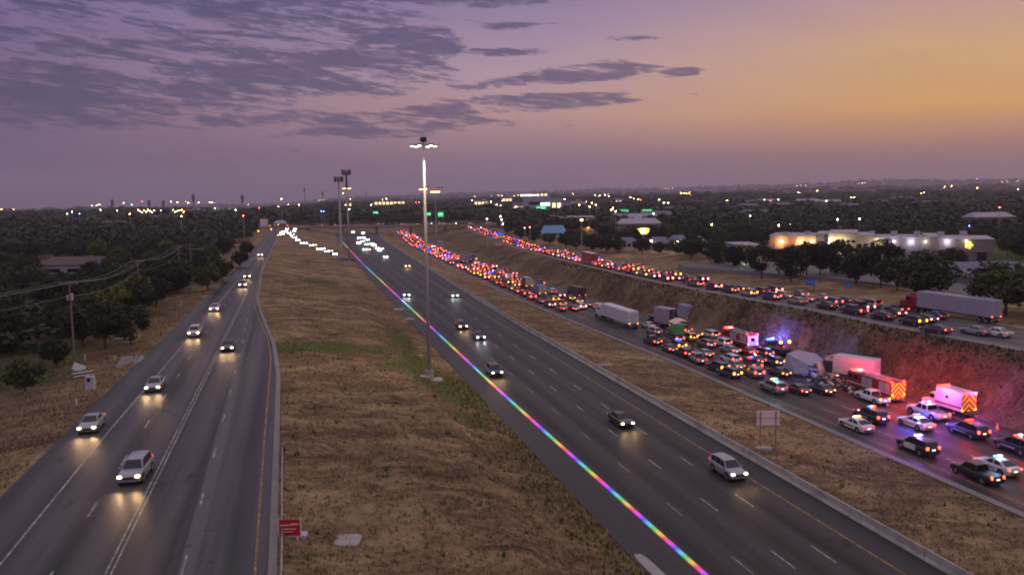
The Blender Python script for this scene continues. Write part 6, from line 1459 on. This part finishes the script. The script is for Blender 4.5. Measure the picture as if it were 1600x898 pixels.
# left building, second one cut by the edge
r = gable(58, 165, 404, 415, 430, 3.2, 16, 'stucco_white', 'roof_brown', 'long pale building with brown roof in the left wood'); 
r = gable(-30, 28, 408, 418, 426, 3.2, 14, 'stucco_white', 'roof_brown', 'brown roofed building cut by the left picture edge')
gable(1512, 1640, 414, 433, 452, 4.5, 18, 'stucco_lilac', 'roof_slate', 'house with big slate blue roof at the right picture edge', grp=gH)
# rooftops in the neighbourhoods
gN = 'roofs among the far trees'
for i, (px0, px1, D, rf, wl, lab) in enumerate([(985, 1045, 700, 'roof_pale', 'stucco_white', 'long pale flat roof above the teal green sign'), (1086, 1103, 470, 'roof_pale', 'stucco_white', 'small pale roof left of the lone tree lamp'), (1290, 1322, 420, 'roof_brown', 'stucco_lilac', 'brown roof behind the left part of the shops'), (1220, 1252, 430, 'roof_brown', 'stucco_lilac', 'brown roof behind the orange end of the shops'), (1495, 1530, 330, 'roof_brown', 'stucco_lilac', 'brown roof behind the lilac end of the shops'),
        (1372, 1400, 520, 'roof_brown', 'stucco_lilac', 'brown roof deep in the trees right of centre'), (1160, 1185, 520, 'roof_slate', 'stucco_white', 'slate roof deep in the trees above the cyan wall'), (935, 960, 480, 'roof_pale', 'stucco_white', 'pale roof left of the glowing winged sign'), (430, 448, 640, 'roof_pale', 'stucco_lilac', 'pale roof behind the left junction'), (340, 360, 700, 'roof_blue', 'stucco_white', 'blue roof in the wood left of the junction'), (285, 316, 900, 'roof_pale', 'stucco_white', 'white roof in the far left wood'), (1560, 1590, 400, 'roof_slate', 'stucco_white', 'slate roof near the right edge in the trees'), (640, 655, 900, 'roof_pale', 'stucco_white', 'pale roof beyond the overpass'), (560, 572, 860, 'roof_brown', 'stucco_lilac', 'brown roof beyond the overpass left of the mast')]):
    wx = (px0 - 800) / 1300 * D; g_ = gz(*UV(wx, D)); r = empty('house', (wx, D, g_), rng.uniform(-.15, .15)); tag(r, lab, 'house', gN); w = (px1 - px0) / 1300 * D; dp = min(16, w * .8); hh = 3.6
    MB().box((w / 2, dp / 2, hh / 2 - 1), (w, dp, hh + 2), wl).obj('wall', r); m = MB(); rz_ = hh + 2.4
    m.grid([[(-.5, -.5, hh), (1.5, dp / 2, rz_), (-.5, dp + .5, hh)], [(w + .5, -.5, hh), (w - 1.5, dp / 2, rz_), (w + .5, dp + .5, hh)]], rf, True, True); m.obj('roof', r); wins(r, w * .1, w * .9, -.03, 1.0, 2.2, 3)
for i in range(30):
    px = rng.uniform(860, 1640) if i < 24 else rng.uniform(60, 420); D = rng.uniform(400, 1150) if i < 24 else rng.uniform(420, 900); wx = (px - 800) / 1300 * D; uu_, vv_ = UV(wx, D); g_ = gz(uu_, vv_)
    if (i < 24 and vv_ < tv('GR', min(uu_, 760)) + 30) or (i >= 24 and vv_ > tv('LL', min(uu_, 760)) - 45): continue
    rf = rng.choice(['roof_brown', 'roof_slate', 'roof_pale', 'roof_pale']) if i < 24 else rng.choice(['roof_brown', 'roof_slate']); w = rng.uniform(14, 26) * (1 + D / 2500); dp = rng.uniform(10, 15); hh = rng.uniform(5.5, 7.5) + D / 500
    r = empty('house', (wx, D, g_), rng.uniform(-.5, .5)); tag(r, '%s %s-roofed house in the trees %s' % (rng.choice(['wide', 'plain', 'squat', 'hip roofed']), rf[5:], near_r(px, D) if i < 24 else near_l(px, D)), 'house', gN)
    MB().box((w / 2, dp / 2, hh / 2 - 1), (w, dp, hh + 2), 'stucco_lilac').obj('wall', r); m = MB(); rz_ = hh + 2.6
    m.grid([[(-.5, -.5, hh), (1.5, dp / 2, rz_), (-.5, dp + .5, hh)], [(w + .5, -.5, hh), (w - 1.5, dp / 2, rz_), (w + .5, dp + .5, hh)]], rf, True, True); m.obj('roof', r); wins(r, w * .1, w * .9, -.03, hh * .6, hh * .85, 3, 'window_warm' if i % 4 == 0 else 'glass')
# parking lot behind the tree row
pk = [(1060, 411), (1200, 408), (1400, 425), (1640, 452), (1640, 482), (1480, 455), (1340, 438), (1180, 424), (1070, 417)]
m = MB(); P_ = [G(a, b, 6.0) for a, b in pk]; m.face([(x, y, 5.95) for x, y in P_][::-1], 'asphalt_upper'); m.grid([[(x, y, 3.2) for x, y in P_], [(x, y, 5.94) for x, y in P_]], 'concrete_dark', True); o = m.obj('parking_lot'); o['kind'] = 'structure'
# blocks of the town beyond the motorway
gT = 'low town blocks far beyond the motorway'
for i, (px0, px1, yt, D, wl, rf, wn, wm, nm_) in enumerate([(742, 766, 313, 1250, 'stucco_white', 'roof_pale', 4, 'window_warm', 'pale block just right of the tallest mast'), (768, 790, 318, 1100, 'stucco_lilac', 'roof_pale', 4, 'window_cool', 'lilac block left of the office wing'), (786, 803, 308, 1500, 'stucco_white', 'roof_pale', 3, 'window_warm', 'far pale block on the skyline left of the office sign'),
    (893, 912, 314, 1150, 'stucco_orange', 'roof_pale', 3, 'window_warm', 'orange tinted block right of the slate block'), (914, 938, 321, 900, 'stucco_lilac', 'roof_pale', 4, 'window_cool', 'lilac block below the cluster of orange lamps'), (940, 975, 312, 1400, 'stucco_white', 'roof_pale', 5, 'window_warm', 'long far block above the bright green sign'), (845, 858, 300, 1900, 'stucco_white', 'roof_pale', 2, 'window_warm', 'tiny block above the office sign'),
    (585, 640, 313, 1500, 'stucco_lilac', 'roof_pale', 8, 'window_warm', 'very long lit block on the skyline left of the tallest mast'), (600, 622, 330, 950, 'stucco_lilac', 'roof_brown', 3, 'glass', 'dark block behind the overpass'), (705, 728, 326, 980, 'stucco_white', 'roof_pale', 3, 'glass', 'pale block behind the right end of the overpass'), (286, 318, 328, 1250, 'stucco_white', 'roof_pale', 4, 'glass', 'white block above the left wood'), (336, 368, 325, 1500, 'stucco_white', 'roof_pale', 5, 'window_warm', 'long pale block above the left wood'), (1050, 1085, 330, 760, 'stucco_lilac', 'roof_pale', 4, 'glass', 'flat block right of the teal green sign'), (1128, 1150, 345, 620, 'stucco_lilac', 'roof_brown', 3, 'window_warm', 'low block left above the cyan wall')]):
    wx = (px0 - 800) / 1300 * D; g_ = gz(*UV(wx, D)); w = (px1 - px0) / 1300 * D; ht = max(7, min(26, top_z(px0, yt, wx, D) - g_)); r = empty('building', (wx, D, g_), rng.uniform(-.2, .2)); tag(r, nm_, 'building', gT)
    block(r, 0, w, 0, w * .6, -2, ht, wl, rf); block(r, w * .55, w * .8, 3, w * .4, ht + .25, ht + 2.2, wl, rf, 'plant_room'); wins(r, w * .05, w * .95, -.03, ht * .62, ht * .84, wn, wm)
# boards near the left junction
for i, (x0_, x1_, yt, yb_, lab) in enumerate([(406, 418, 342, 352, 'square grey sign back at the left junction'), (420, 435, 336, 345, 'wide grey sign back above the left junction')]):
    x, y, g_, z = land((x0_ + x1_) / 2, yt, 8, 430); k = y / F; r = empty('sign_board', (x, y, g_)); tag(r, lab, 'sign'); MB().box((0, 0, z - g_ - (yb_ - yt) * k / 2), ((x1_ - x0_) * k, .15, (yb_ - yt) * k), 'sign_back').obj('panel', r); MB().cyl((0, .2, 0), (0, .2, z - g_), .12, 'galvanised', 6).obj('post', r)
x, y, g_, z = land(504, 312, 16, 900); r = empty('billboard', (x, y, g_)); tag(r, 'lit yellow and green billboard left of the cell towers', 'billboard'); k = y / F
MB().box((0, 0, z - g_ - 3 * k), (5.5 * k, .4, 6 * k), 'emblem_yellow').obj('panel', r); MB().box((-5 * k, 0, z - g_ - 3 * k), (3.5 * k, .4, 6 * k), 'glyph_green').obj('panel', r); MB().cyl((0, .5, 0), (0, .5, z - g_), .4, 'galvanised', 6).obj('post', r)

# ---------------------------------------------------------------- distant lamps
mat('far_orange', (1, .6, .2), .4, emit=(1, .55, .16), estr=110); mat('far_white', (1, 1, 1), .4, emit=(1, .92, .75), estr=90); mat('far_red', (1, .1, .1), .4, emit=(1, .08, .06), estr=70); mat('far_blue', (.1, .1, 1), .4, emit=(.15, .25, 1), estr=60)
CL_ = {'a': 'far_orange', 'w': 'far_white', 'r': 'far_red', 'g': 'glyph_bright', 'b': 'far_blue'}
mat('glyph_bright', (.3, 1, .3), .5, emit=(.3, 1, .35), estr=50)
DL = [(2, 327, 'a'), (21, 327, 'a'), (105, 334, 'g'), (113, 331, 'w'), (124, 334, 'b'), (143, 321, 'a'), (151, 321, 'a'), (155, 320, 'w'), (157, 328, 'a'), (193, 317, 'a'), (206, 320, 'w'), (175, 321, 'w'), (183, 329, 'a'), (203, 334, 'a')]
DL += [(216 + k * 3.1, 328 + (k * 7 % 5), 'a') for k in range(9)] + [(251, 329, 'a')] + [(270 + k * 3.4, 328 + (k * 3 % 4), 'a') for k in range(6)] + [(283, 338, 'a')]
DL += [(222, 315, 'r'), (267, 315, 'a'), (277, 316, 'a'), (290, 315, 'r'), (294, 317, 'a'), (310, 317, 'a'), (328, 316, 'a'), (331, 316, 'a'), (335, 317, 'a'), (359, 317, 'a'), (366, 320, 'a'), (388, 320, 'a'), (336, 325, 'w'), (368, 328, 'w'), (380, 337, 'r'),
       (435, 323, 'a'), (450, 320, 'a'), (467, 320, 'a'), (461, 315, 'r'), (440, 311, 'a'), (405, 325, 'r'), (502, 330, 'b'), (506, 330, 'b'), (536, 302, 'a'), (548, 311, 'a'), (532, 320, 'a'), (540, 320, 'a'), (547, 320, 'a'), (546, 327, 'w'), (580, 320, 'w')]
DL += [(585 + k * 6.2, 311 + (k * 5 % 3), 'a' if k % 3 else 'w') for k in range(9)]
DL += [(650, 304, 'w'), (650, 316, 'r'), (655, 316, 'r'), (737, 313, 'w'), (742, 307, 'a'), (748, 307, 'a'), (768, 306, 'a'), (773, 306, 'a'), (779, 305, 'a'), (784, 306, 'a'), (767, 315, 'w'), (785, 314, 'a'), (776, 320, 'a'), (782, 321, 'a'), (804, 306, 'a'), (810, 306, 'a'), (803, 317, 'w'), (806, 323, 'a'),
       (847, 309, 'a'), (895, 303, 'a'), (882, 311, 'w'), (905, 320, 'a'), (875, 320, 'a'), (916, 315, 'a'), (925, 317, 'a'), (921, 323, 'a'), (931, 320, 'a'), (930, 305, 'w'), (937, 306, 'a'), (945, 305, 'w'), (951, 306, 'a'), (985, 308, 'a'), (990, 310, 'a'), (997, 311, 'a'), (1001, 312, 'r'), (1030, 312, 'w'), (1037, 317, 'w'), (1044, 317, 'a'), (955, 328, 'a'), (958, 325, 'a'), (962, 330, 'a'), (1021, 334, 'w')]
DL += [(1015 + k * 6, 294 + (k % 2) * .5, 'a') for k in range(7)] + [(1064 + k * 4.5, 302, 'a') for k in range(4)]
DL += [(1136, 313, 'a'), (1194, 312, 'w'), (1172, 337, 'a'), (1112, 351, 'a'), (1127, 360, 'a'), (1213, 290, 'a'), (1246, 290, 'a'), (1252, 290, 'a'), (1259, 290, 'a'), (1248, 301, 'a'), (1277, 298, 'a'), (1204, 314, 'r'), (1216, 312, 'w'), (1291, 314, 'w'), (1337, 286, 'a'), (1342, 286, 'a'), (1347, 286, 'w'), (1352, 285, 'a'), (1379, 284, 'a'), (1335, 308, 'a'), (1330, 308, 'a'),
       (1440, 302, 'a'), (1444, 301, 'a'), (1476, 292, 'a'), (1487, 291, 'a'), (1527, 280, 'a'), (1527, 294, 'a'), (1544, 294, 'a'), (1565, 284, 'a'), (1573, 283, 'w'), (1590, 283, 'w'), (1591, 296, 'a'), (1309, 343, 'w'), (1234, 351, 'w'), (1217, 352, 'w'), (1343, 342, 'w'), (1515, 353, 'b'), (761, 342, 'a'), (782, 338, 'a'), (784, 343, 'w'), (786, 350, 'a'), (828, 355, 'r'), (820, 356, 'r'), (1562, 324, 'r')]
lm_ = {}
for px, py, c in DL:
    x, y, g_, z = land(px, py, 15, 420)
    r = empty('street_lamp', (x, y, g_)); tag(r, 'tiny distant %s light %s' % ({'a': 'orange', 'w': 'white', 'r': 'red', 'g': 'green', 'b': 'blue'}[c], ('on the left horizon' if py < 325 else 'above the left wood') if px < 390 else ('left of the cell towers' if px < 520 else 'by the cell towers' if px < 560 else 'between the cell towers and tallest mast' if px < 650 else 'just right of the tallest mast' if px < 800 else 'round the pale blue office block' if px < 900 else 'right of the office block' if px < 970 else 'above the teal green sign' if px < 1060 else 'above the cyan glowing wall' if px < 1200 else 'above the orange end of the shops' if px < 1350 else 'above the lilac end of the shops' if px < 1500 else 'at the far right') + (' on the hills' if py < 305 else ' in the trees')), 'street lamp', 'distant %s lights' % {'a': 'orange', 'w': 'white', 'r': 'red', 'g': 'green', 'b': 'blue'}[c])
    s_ = min(1.5, max(.35, y / 2200)) ; k_ = (c, round(s_, 1))
    if k_ not in lm_: lm_[k_] = MB().box((0, 0, 0), (s_ * 1.2, s_ * .8, s_ * .8), CL_[c], 0, .1).mesh('lamp'); lm_['p', round(s_, 1)] = MB().tube([(0, 0, 0), (0, 0, 1)], .12, 'galvanised', 5).mesh('pole')
    o = bpy.data.objects.new('lamp', lm_[k_]); COL.objects.link(o); o.parent = r; o.location = (0, 0, max(1, z - g_))
    o = bpy.data.objects.new('pole', lm_['p', round(s_, 1)]); COL.objects.link(o); o.parent = r; o.scale = (1, 1, max(1, z - g_))

# ---------------------------------------------------------------- haze
hz = MB().box((0, 4900, -60), (30000, 11000, 700), 'trim_black'); hm = bpy.data.materials.new('haze'); hm.use_nodes = True; q_ = NT(hm.node_tree)
pv = q_.n('ShaderNodeVolumePrincipled'); pv.inputs['Color'].default_value = (.80, .74, .92, 1); pv.inputs['Density'].default_value = HAZE; pv.inputs['Anisotropy'].default_value = .2; ho = q_.n('ShaderNodeOutputMaterial'); q_.l(pv.outputs[0], ho.inputs['Volume'])
me = hz.mesh('haze'); me.materials.clear(); me.materials.append(hm); o = bpy.data.objects.new('haze', me); COL.objects.link(o); o['kind'] = 'stuff'; o['label'] = 'thin lilac dusk haze lying over the whole land'
